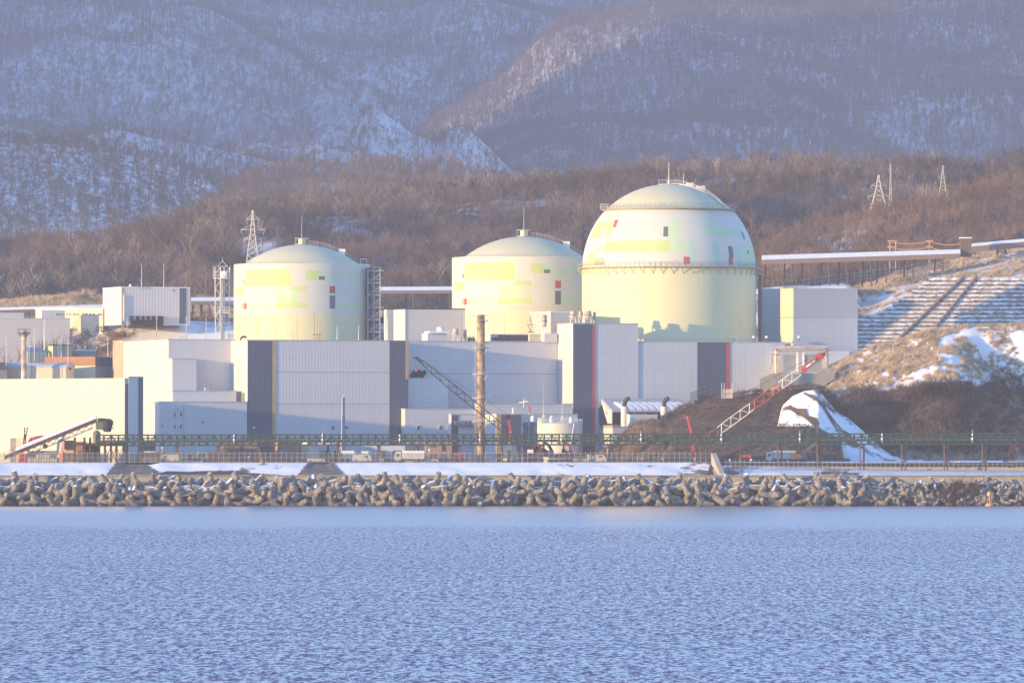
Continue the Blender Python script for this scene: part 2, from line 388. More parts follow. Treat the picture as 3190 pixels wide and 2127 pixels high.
ramp_patch('ramp', 330, 505, 362, 452, 0, 1, asph); ramp_patch('ramp', 925, 1075, 962, 1038, 0, 1, asph); ramp_patch('ramp', 480, 905, 520, 700, 0, .32, mat('dark_strip', (.05, .05, .055), .9, 0, .2, .5)); ramp_patch('ramp', 2200, 2262, 2215, 2235, 0, .9, mat('dark_strip', (.05, .05, .055)))  # asphalt gaps, plus dark strips low on the bank and at its right end
mb = MB(); mb.add([(-420, 1815.1, 6.9), (420, 1815.1, 6.9), (420, 1828, 6.95), (-420, 1828, 6.95)], [(0, 1, 2, 3)]); o = part('snow_shelf', mb, snowm); o['kind'] = 'structure'
mb = MB(); mb.box(-420, 420, 1812.5, 1815.2, -1, 6.95); mb.box(-420, 420, 1811.9, 1815.3, 6.95, 7.15)
for i in range(70): mb.box(-420 + i * 12, -420 + i * 12 + .12, 1812.44, 1812.6, 0, 6.9)
tag(part('seawall', mb, conc), 'long grey concrete parapet behind the tetrapods along the shore', 'wall')
rb = Hill([(-900, 1500), (3000, 1505), (4100, 1505)], 1799, 1812.4, -1.5, 1.0, amp=1.2, L=2.5, back=.1, bdrop=0, seed=9)
rb.mesh('rubble_slope', mat('gap_shade_rubble', (.015, .015, .018), .8, 0, .4, 1.2), -900, 4100, 800, 12, smooth=False)  # near-black colour stands in for the shade in the tetrapod gaps

# hills and mountains, near to far ------------------------------------------------
wood = mat('bare_twigs', (.155, .122, .116), .95, 0, .5, .02); woodr = mat('reddish_twigs', (.175, .122, .108), .95, 0, .4, .03)
woodp = mat('pale_twigs', (.27, .22, .18), .95, 0, .3, .03); woodd = mat('dark_twigs', (.125, .105, .10), .95, 0, .3, .01)
coni = mat('conifer_needles', (.030, .045, .040), .95, 0, .4, .2)
V_near = [bare_tree(7.5, 5.2, 10, 95, .3, .17, .10, 1.5) for _ in range(6)]
V_mid = [bare_tree(9, 5.5, 8, 46, .4, .26, .18, 2.0) for _ in range(6)]
V_far = [bare_tree(10.5, 5.5, 4, 13, .8, .6, .50, 2.6) for _ in range(6)]
V_con = [conifer(12, 5, 46) for _ in range(4)]
V_shrub = [bare_tree(2.4, 3.2, 10, 60, .12, .10, .09, 1.1) for _ in range(5)]
V_grass = [slivers(np.c_[NR.uniform(-.6, .6, (26, 2)), np.full(26, -.1)], np.c_[NR.uniform(-.9, .9, (26, 2)), NR.uniform(.6, 1.3, 26)], np.full(26, .12)) for _ in range(4)]
def stuff(o, label=None, cat='woods'): o['kind'] = 'stuff'; tag(o, label, cat); return o

m_leaf = snowmat('leaf_litter_hill', (.11, .085, .075), .40, .012, .05, gvar=.35)
m_mtn = snowmat('mountain_snow', (.15, .13, .14), .56, .006, .12, gvar=.3, fine=.16, snow=(.70, .70, .73))
m_mid = snowmat('scrubby_snow_hill', (.13, .11, .11), .70, .01, .1, fine=.22)  # snow patches broken up by fine scrub

# raised terrace behind the turbine halls
def p_ter(t): return np.clip(t * 1.25, 0, 1) ** .85
m_ter = snowmat('terrace_snow', (.17, .12, .085), .56, .035, .04, g2=(.36, .24, .13))
ter = Hill([(-900, 1000), (-200, 1050), (120, 1056), (300, 1042), (345, 1018), (460, 1003), (620, 1005), (760, 1010), (1100, 1015), (1400, 1010), (1800, 980), (2300, 905), (2500, 893), (2640, 890), (2670, 930), (2720, 1060), (4400, 1100)],
           2092, 2190, G, amp=3, L=30, back=190, bdrop=0.0, prof=p_ter, seed=12)
ter.mesh('terrace_hill', m_ter, -900, 4300, 360, 60)
# golden grass strip and far edge, left
gr = Hill([(-900, 960), (0, 945), (180, 925), (260, 910), (420, 915), (600, 925), (760, 950), (1000, 960), (1300, 990)], 2245, 2300, Z(990, 2245), amp=3, L=30, back=30, bdrop=.1, seed=5)
gr.mesh('grassy_bank', snowmat('dry_grass_bank', (.30, .18, .09), .36, .05, .05, g2=(.48, .31, .15)), -900, 1300, 180, 24)

# F: brown wooded hill
cF = [(-1500, 872), (-600, 842), (0, 817), (200, 782), (400, 757), (650, 714), (800, 682), (950, 647), (1200, 627), (1500, 627), (1700, 597), (1850, 570), (2100, 557), (2400, 550), (2700, 554), (3060, 562), (3190, 522), (3600, 502), (4600, 482)]
hF = Hill(cF, 2330, 3050, 30, .9, amp=34, L=120, back=350, bdrop=.25, spur=15, Ls=80, seed=2)
hF.mesh('wooded_hill', m_leaf, -1500, 4600, 260, 90)
pm = points(hF, 21000, -500, 3700, 2345, 3080)
dens = fbm(pm[:, 0] / 60, pm[:, 1] / 90)
stuff(scatter('wood', pm[dens > .0], V_near, .75, 1.25, wood), 'dense bare brown winter wood on the near hill behind the reactors')
stuff(scatter('wood', pm[dens <= -.0], V_near, .6, 1.1, woodr), 'reddish bare thicket patches mixed into the near hillside wood')
pp = points(hF, 3000, -500, 3700, 2500, 3060, lambda x, Y, z: fbm(x / 50 + 9, Y / 120, 3) > .06)
stuff(scatter('wood', pp, V_near, .9, 1.35, woodp), 'pale grey birch stems standing out in the brown hillside wood')
pc = points(hF, 2600, 1500, 2100, 2450, 2900, lambda x, Y, z: ((x - X(1830, 2600)) / 22) ** 2 + ((Y - 2600) / 110) ** 2 < 1)
stuff(scatter('conifers', pc[:110], V_con, .7, 1.1, coni), 'dark conifer clump on the hill between the two right domes')

# G: nearer right ridge (two folds)
cG = [(2280, 871), (2360, 811), (2460, 756), (2600, 711), (2720, 676), (2850, 661), (3000, 621), (3190, 571), (3600, 481), (4500, 411)]
hG = Hill(cG, 2375, 2560, 30, .8, amp=10, L=45, back=160, bdrop=.35, spur=4, Ls=40, seed=21)
hG.mesh('wooded_ridge', m_leaf, 2280, 4500, 160, 50)
pg = points(hG, 5200, 2300, 3700, 2380, 2600); dg = fbm(pg[:, 0] / 30, pg[:, 1] / 30)
stuff(scatter('wood', pg[dg > 0], V_near, .5, .9, mat('russet_twigs', (.25, .155, .105), .95, 0, .3, .05)), 'reddish brown bare wood on the near right ridge above the conveyor')
stuff(scatter('wood', pg[dg <= 0], V_near, .5, .9, mat('tan_twigs', (.20, .145, .11), .95, 0, .3, .05)), 'grey brown bare wood in the folds of the near right ridge')

# E: middle wooded shoulder
cE = [(300, 934), (450, 834), (620, 724), (720, 594), (800, 554), (1000, 542), (1250, 532), (1420, 539), (1590, 594), (1800, 634), (2100, 674), (2500, 674), (4600, 634)]
hE = Hill(cE, 3500, 4200, 50, .9, amp=14, L=90, back=120, bdrop=.4, spur=5, Ls=60, seed=31)
hE.mesh('wooded_shoulder', m_leaf, 300, 4600, 200, 50)
pe = points(hE, 9000, 350, 2700, 3520, 4250)
stuff(scatter('wood', pe, V_mid, .8, 1.2, woodr), 'reddish bare wood on the middle shoulder between hill and mountain')
# D: snowy knoll on the left
cD = [(-1500, 450), (-500, 460), (0, 445), (150, 448), (300, 472), (450, 490), (560, 525), (650, 565), (720, 620), (800, 680), (900, 740)]
hD = Hill(cD, 3650, 4600, 30, .95, amp=10, L=70, back=150, bdrop=.35, spur=6, Ls=55, seed=41)
hD.mesh('snowy_knoll', m_mid, -1500, 900, 160, 60)
pd = points(hD, 6000, -700, 850, 3700, 4620)
stuff(scatter('wood', pd, V_mid, .7, 1.2, woodd), 'sparse dark bare trees on the snowy left knoll')
# C: small snowy peaks and reddish saddle
cC = [(-1500, 608), (100, 508), (250, 428), (360, 403), (480, 433), (600, 448), (740, 478), (860, 508), (960, 513), (1000, 478), (1040, 460), (1075, 478), (1095, 438), (1140, 348), (1175, 338), (1230, 378), (1290, 418), (1370, 448), (1400, 408), (1435, 391), (1480, 418), (1530, 468), (1590, 528), (1700, 568), (2000, 608), (4600, 628)]
hC = Hill(cC, 4750, 5400, 90, .8, amp=3, L=60, back=150, bdrop=.6, spur=1.2, Ls=45, seed=51)
hC.mesh('snowy_peaks', snowmat('peak_snow', (.16, .13, .13), .60, .012, .1, snow=(.66, .66, .69)), -1500, 4600, 420, 60)
pcx = points(hC, 10000, -400, 2200, 4770, 5450)
kx = (pcx[:, 0] / pcx[:, 1] * F + CX); snowy = (((kx > 1085) & (kx < 1300) | (kx > 1390) & (kx < 1600) | (kx > 990) & (kx < 1065)) & (fbm(pcx[:, 0] / 20, pcx[:, 1] / 60) > -.08) & (pcx[:, 1] > 4830))
stuff(scatter('wood', pcx[~snowy], V_mid, .7, 1.1, woodr), 'reddish bare trees on the saddle below the mountain')
stuff(scatter('wood', pcx[snowy][:1300], V_mid, .4, .8, woodd), 'thin dark stems on the small snowy peaks')
# B: big right slope with its rounded ridge
cB = [(1150, 640), (1250, 480), (1390, 335), (1500, 270), (1600, 200), (1680, 130), (1780, 85), (1900, 60), (2050, 25), (2300, 20), (2600, 30), (2900, 0), (3190, -30), (3800, -120), (4700, -200)]
hB = Hill(cB, 5900, 7900, 70, .95, amp=40, L=300, back=600, bdrop=.5, spur=40, Ls=210, seed=61)
hB.mesh('mountain_spur', m_mtn, 1150, 4700, 260, 130)
pb = points(hB, 44000, 1180, 3700, 5950, 7960)
db = fbm(pb[:, 0] / 60 + 7, pb[:, 1] / 700 + 2, 4); kb = (pb[:, 0] / hB.Yc * F + CX)
rd = (kb < 2050) & (pb[:, 1] > 7300)
stuff(scatter('wood', pb[rd & (db > -.2)], V_far, .8, 1.2, woodr), 'reddish bare trees along the rounded ridge of the right slope')
stuff(scatter('wood', pb[~rd & (db > -.28)], V_far, .8, 1.25, woodd), 'bare forest streaking the blue hazy right mountainside')
# A: back mountain
cA = [(-1600, -260), (0, -200), (500, -240), (1000, -160), (1600, -200), (2200, -230), (3190, -260), (4800, -300)]
hA = Hill(cA, 6400, 10400, 80, .95, amp=90, L=620, back=600, bdrop=.3, spur=85, Ls=380, seed=71)
hA.mesh('mountain', m_mtn, -1600, 4800, 320, 200)
pa = points(hA, 62000, -600, 3600, 6450, 10300)
da = fbm(pa[:, 0] / 90 + 3, pa[:, 1] / 900 + 5, 4) + fbm(pa[:, 0] / 340, pa[:, 1] / 420, 3) * .5
stuff(scatter('wood', pa[da > -.2], V_far, .9, 1.35, woodd), 'bare forest covering the snowy mountain at the back')
pcn = points(hA, 14000, -600, 2200, 6500, 9000, lambda x, Y, z: fbm(x / 110 + 40, Y / 300, 4) > .15)
stuff(scatter('conifers', pcn, V_con, .9, 1.3, coni), 'dark conifer patches on the left half of the mountain')
# unseen ridge added at left to shade the mountains; its notch lights one spur
def shade_ridge():
    ya = np.linspace(3000, 10600, 160); w = np.linspace(-1, 1, 30)
    prof = np.interp(ya, [3000, 3300, 3600, 3900, 4500, 5200, 6050, 6320, 6430, 6690, 6790, 7400, 8600, 10600], [30, 120, 400, 560, 680, 740, 880, 860, 480, 480, 960, 1040, 1120, 1200])
    prof = prof + fbm(ya / 120, ya * 0, 4) * 50
    yy, ww = np.meshgrid(ya, w, indexing='ij'); hgt = prof[:, None] * (1 - abs(ww) ** 1.3)
    xc = np.interp(ya, [3000, 5000, 10600], [-1500, -1800, -2700])[:, None]
    xx = xc + ww * 420; zz = hgt + fbm(xx / 80, yy / 80, 4) * 30 * (1 - abs(ww)) + G - 4
    co = np.stack([xx, yy, zz], -1).reshape(-1, 3); nx = 30; i = np.arange(160 * nx).reshape(160, nx)
    q = np.stack([i[:-1, :-1], i[:-1, 1:], i[1:, 1:], i[1:, :-1]], -1).reshape(-1, 4)
    me = bpy.data.meshes.new('shade_ridge'); me.from_pydata(co.tolist(), [], q[:, ::-1].tolist()); me.materials.append(m_mtn)
    o = bpy.data.objects.new('shade_ridge', me); COL.objects.link(o); o['kind'] = 'structure'
shade_ridge()

# haze: an even volume of cold winter air
def haze():
    m = bpy.data.materials.new('haze_air'); m.use_nodes = True; nt = m.node_tree
    nt.nodes.remove(nt.nodes['Principled BSDF']); v = N(nt, 'ShaderNodeVolumePrincipled')
    v.inputs['Color'].default_value = (.74, .78, 1.0, 1); v.inputs['Density'].default_value = HAZE; v.inputs['Anisotropy'].default_value = 0.0
    nt.links.new(v.outputs[0], nt.nodes['Material Output'].inputs['Volume'])
    mb = MB(); mb.box(-4000, 4000, -150, 12600, -40, 1400); o = part('haze', mb, m); o['kind'] = 'stuff'
HAZE = 0.86e-4
haze()
# ================================================================== BUILDINGS
class Blk:
    """a box-shaped volume turned by yaw; x0..x1 is its front in photo columns, xs..x0 its left side"""
    def __init__(s, T, name, xs, x0, x1, yt, Y, m, yaw=20, yb=None, zb=G - .3, inset=0):
        s.a = math.radians(yaw); c, n = math.cos(s.a), math.sin(s.a)
        s.F = Vector((X(x0, Y), Y, 0)); s.u = Vector((c, n, 0)); s.v = Vector((-n, c, 0)); s.Y = Y
        k1 = (x1 - CX) / F; s.w = (k1 * Y - s.F.x) / (c - k1 * n)
        ks = (xs - CX) / F; s.d = (s.F.x - ks * Y) / (n + ks * c) if xs < x0 else 14
        s.zt = Z(yt, Y); s.zb = Z(yb, Y) if yb else zb
        if T is not None:
            mb = MB(); mb.obox(s.F + Vector((0, 0, s.zb)), s.u * s.w, s.v * s.d, (0, 0, s.zt - s.zb)); s.o = part(name, mb, m, T)
    def at(s, px):   # distance along the front of photo column px
        k = (px - CX) / F; return (k * s.F.y - s.F.x) / (s.u.x - k * s.u.y)
    def ats(s, px):  # distance along the left side
        k = (px - CX) / F; return (s.F.x - k * s.F.y) / (-s.v.x + k * s.v.y)
    def front(s, mb, xa, xb, ya, yb, t=.12, dep=.0, mi=0):
        a, b = s.at(xa), s.at(xb); Yl = s.F.y + s.u.y * a
        z0 = Z(yb, Yl) if yb < 1436 else G; z1 = Z(ya, Yl)
        n = Vector((s.u.y, -s.u.x, 0))
        return mb.obox(s.F + s.u * a + n * t + Vector((0, 0, z0)), s.u * (b - a), -n * (t + dep), (0, 0, z1 - z0), mi)
    def side(s, mb, xa, xb, ya, yb, t=.12, mi=0):
        a, b = s.ats(xa), s.ats(xb); Yl = s.F.y + s.v.y * a
        z0 = Z(yb, Yl) if yb < 1436 else G; z1 = Z(ya, Yl)
        return mb.obox(s.F + s.v * a - s.u * t + Vector((0, 0, z0)), s.v * (b - a), s.u * t, (0, 0, z1 - z0), mi)
    def coping(s, T, m=None, h=.28, o=.1):
        mb = MB(); z = s.zt
        mb.obox(s.F - s.u * o - s.v * o + Vector((0, 0, z)), s.u * (s.w + 2 * o), s.v * (s.d + 2 * o), (0, 0, h)); return part('coping', mb, m or roofm, T)
def windows(T, b, lst, side=False, m=None, name='window'):
    for (xa, xb, ya, yb) in lst:
        f = MB(); (b.side if side else b.front)(f, xa - 1.3, xb + 1.3, ya - 1.3, yb + 1.3, .10); fo = part(name, f, whp if name == 'window' else greyb, T)
        g_ = MB(); (b.side if side else b.front)(g_, xa, xb, ya, yb, .16); part('pane', g_, m or winm, fo)

# --- turbine building of the farthest unit
T = thing('turbine_building', (X(771, 1950), 1950, G), 'pale ribbed turbine building with slate and ochre stripes before the left dome', 'building')
b1 = Blk(T, 'main_wall', 700, 771, 1272, 1061, 1950, wall_c)
f = MB(); b1.front(f, 771.5, 848, 1061, 1440, .14); part('slate_stripe', f, dark, T)
f = MB(); b1.front(f, 1213, 1271, 1061, 1440, .14); part('slate_stripe', f, dark, T)
f = MB(); b1.front(f, 848.2, 859, 1061, 1440, .15); part('ochre_stripe', f, yel, T)
f = MB(); b1.front(f, 1263, 1271.8, 1061, 1181, .19); part('ochre_stripe', f, yel, T)
for yy in (1158, 1257): f = MB(); b1.front(f, 859.2, 1213, yy, yy + 1.2, .06); part('panel_joint', f, greyb, T)
windows(T, b1, [(1033, 1041, 1326, 1336), (1073, 1083, 1326, 1336)]); b1.coping(T)
windows(T, b1, [(788, 793, 1328, 1334)], m=whp)
windows(T, b1, [(749, 761, 1225, 1252)], side=True, name='side_door', m=greyb)
s5 = Blk(T, 'low_wing', 470, 497, 769, 1253, 1941.8, wall_s); s5.coping(T)
windows(T, s5, [(541, 547, 1283, 1298), (560, 566, 1282, 1297), (541, 547, 1322, 1334), (560, 566, 1322, 1334), (504, 507, 1322, 1333), (543, 545, 1273, 1276), (553, 556, 1272, 1277), (628, 634, 1310, 1318)])
for yy in (1300,): f = MB(); s5.front(f, 572, 573, 1253, 1440, .05); part('panel_joint', f, greyb, T)
s1 = Blk(T, 'rear_wing', 352, 525, 733, 1059, 1957, wall_c); s1.coping(T)
f = MB(); s1.side(f, 352.5, 384, 1061, 1440, .15); part('peach_stripe', f, peach, T)
s2 = Blk(T, 'wing_step', 520, 537, 612, 1119, 1953, wall_c); s2.coping(T)
s4 = Blk(T, 'wing_ledge', 522, 538, 736, 1219, 1948, wall_s); s4.coping(T)
f = MB()
for px, py in ((545, 1247), (702, 1247), (640, 1212), (648, 1214)):
    f = MB(); p = W(px, py, 1951 + (px - 545) * .03); f.tube(p - Vector((0, 0, .6)), p + Vector((0, 0, .5)), .35, .25, 8)
    part('roof_vent', f, roofm, T)

# --- turbine building of the middle unit
T = thing('turbine_building', (X(1272, 1977), 1977, G), 'recessed shaded turbine building behind the tall tan chimney', 'building')
b2 = Blk(T, 'main_wall', 1230, 1240, 1737, 1064, 1975.5, wall_c); b2.coping(T)
f = MB(); b2.front(f, 1276, 1735, 1163, 1164.2, .06); part('panel_joint', f, greyb, T)
bb = Blk(T, 'roof_step', 1685, 1696, 1736, 1038, 1988.5, wall_c, yb=1066)
bl = Blk(T, 'low_wing', 1250, 1262, 1492, 1275, 1961, wall_s); bl.coping(T)
br = Blk(T, 'low_wing', 1480, 1492, 1784, 1260, 1966, wall_c); br.coping(T)
windows(T, bl, [(1299, 1307, 1326, 1337), (1368, 1375, 1326, 1337)])
bm = Blk(T, 'stair_block', 1258, 1272, 1395, 1177, 1968, wall_s)
f = MB(); b2.front(f, 1272, 1345, 1150, 1178, .02)
for i in range(3):
    f = MB(); a = b2.F + b2.u * b2.at(1282 + i * 15); z = Z(1175, 1978); n = Vector((b2.u.y, -b2.u.x, 0))
    f.tube(a + Vector((0, 0, z)) + n * .1, a + n * 1.3 + b2.u * .6 + Vector((0, 0, z + 1.6)), .55, .5, 10); part('exhaust_duct', f, dsteel, T)
# small plant block by the chimney
T = thing('service_building', (X(1406, 1945), 1945, G), 'small service building with hooded vents left of the tan chimney', 'building')
v1 = Blk(T, 'wall', 1398, 1406, 1520, 1292, 1945, wall_s); v1.coping(T)
f = MB(); v1.front(f, 1406.5, 1427, 1292, 1440, .13); part('slate_stripe', f, dark, T)
for i in range(4):
    f = MB(); x_ = 1420 + (i + 0) * 14.5 if i else 1413
    a, b_ = v1.at(x_), v1.at(x_ + 11); n = Vector((v1.u.y, -v1.u.x, 0)); z = Z(1327, 1946)
    P = v1.F + v1.u * a; f.prism([P + Vector((0, 0, z)), P + n * 1.3 + Vector((0, 0, z)), P + n * 1.1 + Vector((0, 0, z + .9)), P + Vector((0, 0, z + 1.4))], v1.u * (b_ - a)); part('vent_hood', f, greyb, T)
T = thing('service_building', (X(1546, 1932), 1932, G), 'small service building with cream side, ochre edge and slate front right of the chimney', 'building')
v2 = Blk(T, 'wall', 1509, 1546, 1628, 1291, 1932, wall_s); v2.coping(T)
f = MB(); v2.front(f, 1546.5, 1561, 1291, 1440, .13); part('ochre_stripe', f, yel, T)
f = MB(); v2.front(f, 1561.2, 1624, 1291, 1440, .13); part('slate_stripe', f, dark, T)
T = thing('service_building', (X(1628, 1941), 1941, G), 'low ribbed service building behind the white storage tank', 'building')
v3 = Blk(T, 'wall', 1615, 1629, 1799, 1292, 1941, wall_c); v3.coping(T)
f = MB(); v3.front(f, 1630, 1690, 1315, 1440, .1); part('roller_door', f, greyb, T)
for px in (1646, 1665): f = MB(); v3.front(f, px, px + 1.3, 1315, 1440, .2); part('door_post', f, whp, T)

# --- turbine building of the nearest unit
T = thing('turbine_building', (X(1785, 1980), 1980, G), 'large grey turbine building with dark and red stripes below the biggest dome', 'building')
c1 = Blk(T, 'main_wall', 1735, 1785, 1988, 1009, 1980, wall); c1.coping(T)
c2 = Blk(T, 'main_wall', 1700, 1786, 2445, 1066, 1980.3, wall)
c2b = Blk(T, 'end_wall', 2400, 2430, 2645, 1092, 1996, wall_s)
f = MB(); a = c2.at(1988); f.obox(c2.F + c2.u * a + Vector((0, 0, c2.zt)) + c2.v * .05, c2.u * (c2.w - a), c2.v * .3, (0, 0, .35)); part('coping', f, roofm, T)
f = MB()
for i in range(60):
    a = c2.at(1992) + i * .62
    p = c2.F + c2.u * a + Vector((0, 0, c2.zt)) + c2.v * .3; f.tube(p, p + Vector((0, 0, 1.1)), .04, n=4)
for hz in (.6, 1.1):
    p = c2.F + c2.u * c2.at(1992) + Vector((0, 0, c2.zt + hz)) + c2.v * .3; f.bar(p, p + c2.u * 37, .05)
part('roof_railing', f, greyb, T)
f = MB(); c1.front(f, 1785.5, 1845, 1009, 1440, .14); part('slate_stripe', f, dark, T)
f = MB(); c1.front(f, 1845.2, 1854, 1009, 1440, .14); part('red_stripe', f, red, T)
f = MB(); c2.front(f, 2172, 2262, 1066, 1440, .14); part('slate_stripe', f, dark, T)
f = MB(); c2.front(f, 2262.2, 2274, 1066, 1440, .14); part('red_stripe', f, red, T)
d1 = Blk(T, 'annex', 2432, 2472, 2672, 900, 2007.5, clad('annex_grey', (.50, .49, .51), corr=0)); d1.coping(T)
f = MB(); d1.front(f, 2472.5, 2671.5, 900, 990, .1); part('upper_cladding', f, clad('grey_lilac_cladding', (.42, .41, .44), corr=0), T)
f = MB(); d1.side(f, 2432.5, 2471.5, 901, 1064, .12); part('cream_panel', f, mat('annex_sunlit_cream', (.66, .62, .42), .6), T)  # sun-facing side painted lighter and warmer than the grey front
f = MB(); d1.side(f, 2432.5, 2472, 989, 991, .2); part('panel_joint', f, greyb, T)
d2 = Blk(T, 'annex', 2366, 2378, 2442, 902, 2034, clad('green_grey_wall', (.42, .46, .43), corr=0)); d2.coping(T)
# side porch with ducts and a loading canopy
T2 = thing('air_intake_house', (X(1870, 1972), 1972, G), 'open sided canopy house with snow capped roof bays and two round ducts', 'building')
q = Blk(T2, 'back_wall', 1862, 1872, 2118, 1262, 1981, dark, yb=1322); n = Vector((q.u.y, -q.u.x, 0))
z0, z1 = Z(1325, 1976), Z(1240, 1976)
f = MB(); Pa = q.F + n * .5
f.prism([Pa + Vector((0, 0, z1)), Pa + n * 8 + Vector((0, 0, z1 - 3.2)), Pa + n * 8 + Vector((0, 0, z1 - 3.6)), Pa + Vector((0, 0, z1 - .4))], q.u * q.w); part('canopy_roof', f, roofm, T2)
f = MB(); Pl = Pa + q.u * .0
f.prism([Pl + Vector((0, 0, z1 - .4)), Pl + n * 8 + Vector((0, 0, z1 - 3.6)), Pl + n * 8 + Vector((0, 0, z0 + .5)), Pl + n * 5 + Vector((0, 0, z0 + .5)), Pl + n * 2 + Vector((0, 0, z0 + 4))], -q.u * .25); part('side_screen', f, wall_s, T2)
for i in range(10):
    f = MB(); a = 2.2 + i * (q.w - 3) / 10; p = Pa + q.u * a + n * 3.2 + Vector((0, 0, z1 - 1.4))
    f.prism([p, p + n * 4.6 + q.u * .9 + Vector((0, 0, -1.9)), p + n * 4.6 + q.u * .9 + Vector((0, 0, -1.2)), p + n * 2.4 + q.u * .5 + Vector((0, 0, -.1)), p + Vector((0, 0, .5))], q.u * 1.25); part('snow_cap', f, snowm, T2, smooth=True)
f = MB()
for i in range(8):
    f = MB(); p = Pa + n * 7.6 + q.u * (i * q.w / 7.2); f.bar(p + Vector((0, 0, z0)), p + Vector((0, 0, z1 - 3.6)), .25)
    part('post', f, greyb, T2)
f = MB(); f.obox(Pa + n * 8 + Vector((0, 0, z0 - .6)), q.u * q.w, -n * 8, (0, 0, .7)); part('deck', f, conc, T2)
for px, w_ in ((1946, 1.0), (2069, .95)):
    f = MB(); p = W(px, 1325, 1963); p.z = z0 - .3; zt = Z(1266, 1963); f.tube(p, (p.x, p.y, zt), w_, n=16); d = part('round_duct', f, wall_s, T2, smooth=True)
    f = MB(); f.path([(p.x, p.y, zt), (p.x, p.y, zt + 1.1), (p.x + .5, p.y - .3, zt + 1.8), (p.x + 1.1, p.y - .6, zt + 2.1)], .55, 10); part('elbow', f, dsteel, d)
f = MB(); c = W(1970, 1320, 1958); f.obox((c.x - .6, 1958, z0 - .4), Vector((math.cos(.35), math.sin(.35), 0)) * 7.5, Vector((-math.sin(.35), math.cos(.35), 0)) * 2.5, (0, 0, 3.2)); part('plant_box', f, wall_s, T2)
f = MB(); p = Pa + n * 8 + Vector((0, 0, G)); f.obox(p, q.u * q.w, -n * 8, (0, 0, z0 - .6 - G)); part('base_wall', f, wall_s, T2)

# --- block between the left and middle domes
T = thing('auxiliary_building', (X(1262, 2045), 2045, G), 'ribbed auxiliary building with one bright cream side between the left and middle domes', 'building')
e1 = Blk(T, 'main_wall', 1226, 1262, 1450, 963, 2045, wall_c, zb=30); e1.coping(T, dsteel)
e2 = Blk(T, 'rear_wall', 1196, 1204, 1250, 964, 2056, wall_s, zb=30); e2.coping(T, dsteel)
f = MB(); e1.front(f, 1262, 1263.5, 963, 1062, .15); part('corner_trim', f, yel, T)
for px, y0 in ((1199, 970), (1207, 992)):
    single('mast', MB().tube(W(px, 1062, 2038), W(px, y0, 2038), .16, n=6), whp, W(px, 1062, 2038), 'white drain mast standing beside the shaded stair tower' if px == 1199 else 'shorter white mast just right of the taller one by the auxiliary building', 'mast')

# --- left foreground building
T = thing('warehouse', (X(388, 1880), 1880, G), 'long flat cream warehouse at the left edge with slate corner panels', 'building')
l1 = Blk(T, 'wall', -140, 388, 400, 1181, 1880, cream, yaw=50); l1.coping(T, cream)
l2 = Blk(T, 'end_bay', 396, 401, 445, 1176, 1880.5, wall_s, yaw=50); l2.coping(T)
f = MB(); l2.front(f, 431, 444.8, 1176, 1440, .15); part('slate_stripe', f, dark, T)
f = MB(); l1.side(f, 33, 52, 1364, 1440, .12); part('door', f, greyb, T)
f = MB(); l1.side(f, 52.3, 76, 1363, 1440, .18); part('sliding_door', f, peach, T)
f = MB(); l1.front(f, 390, 397, 1196, 1440, .13); part('slate_stripe', f, dark, T)

# --- reactor containments
C_CREAM = clad('reactor_cream', (.72, .68, .42), corr=0, pw=6, ph=8, seam=.93, rough=.6, streak=.06); C_WH = clad('reactor_white', (.67, .655, .575), corr=0, pw=6, ph=8, seam=.95, rough=.6, streak=.04)
C_Y = mat('lime_yellow_paint', (.56, .66, .27), .6, 0, .02); C_G = mat('pale_green_paint_panel', (.55, .70, .46), .6, 0, .02); C_C = mat('cream_pink_paint', (.70, .62, .52), .6, 0, .02)
C_R = mat('signal_red_paint', (.52, .09, .08), .6, 0, .02); C_D = mat('slate_green_paint', (.12, .17, .17), .6, 0, .02); C_T = mat('mint_paint', (.50, .66, .56), .6, 0, .02)
C_O = mat('olive_grey_paint', (.40, .42, .30), .6, 0, .02); C_CAP = clad('dome_roof_coating', (.66, .63, .43), corr=0, pw=5, ph=5, seam=.96, streak=.10)
DM = [C_CREAM, C_WH, C_Y, C_G, C_C, C_R, C_D, C_T, C_O, C_CAP]
def shell(name, c, prof, T, mfun, n=300):
    """surface of revolution with each face's paint chosen by angle and height"""
    mb = MB(); vs = []; nz = len(prof)
    an = [2 * math.pi * i / n for i in range(n)]
    for r, z in prof: vs += [(c.x + r * math.sin(a), c.y - r * math.cos(a), z) for a in an]
    fs = []; ms = []
    for j in range(nz - 1):
        zm = (prof[j][1] + prof[j + 1][1]) / 2
        for i in range(n):
            i2 = (i + 1) % n; fs.append((j * n + i, j * n + i2, (j + 1) * n + i2, (j + 1) * n + i))
            a = 2 * math.pi * (i + .5) / n; a = a - 2 * math.pi if a > math.pi else a; ms.append(mfun(a, zm))
    mb.v = vs; mb.f = fs; mb.m = ms; return part(name, mb, DM, T, smooth=True)
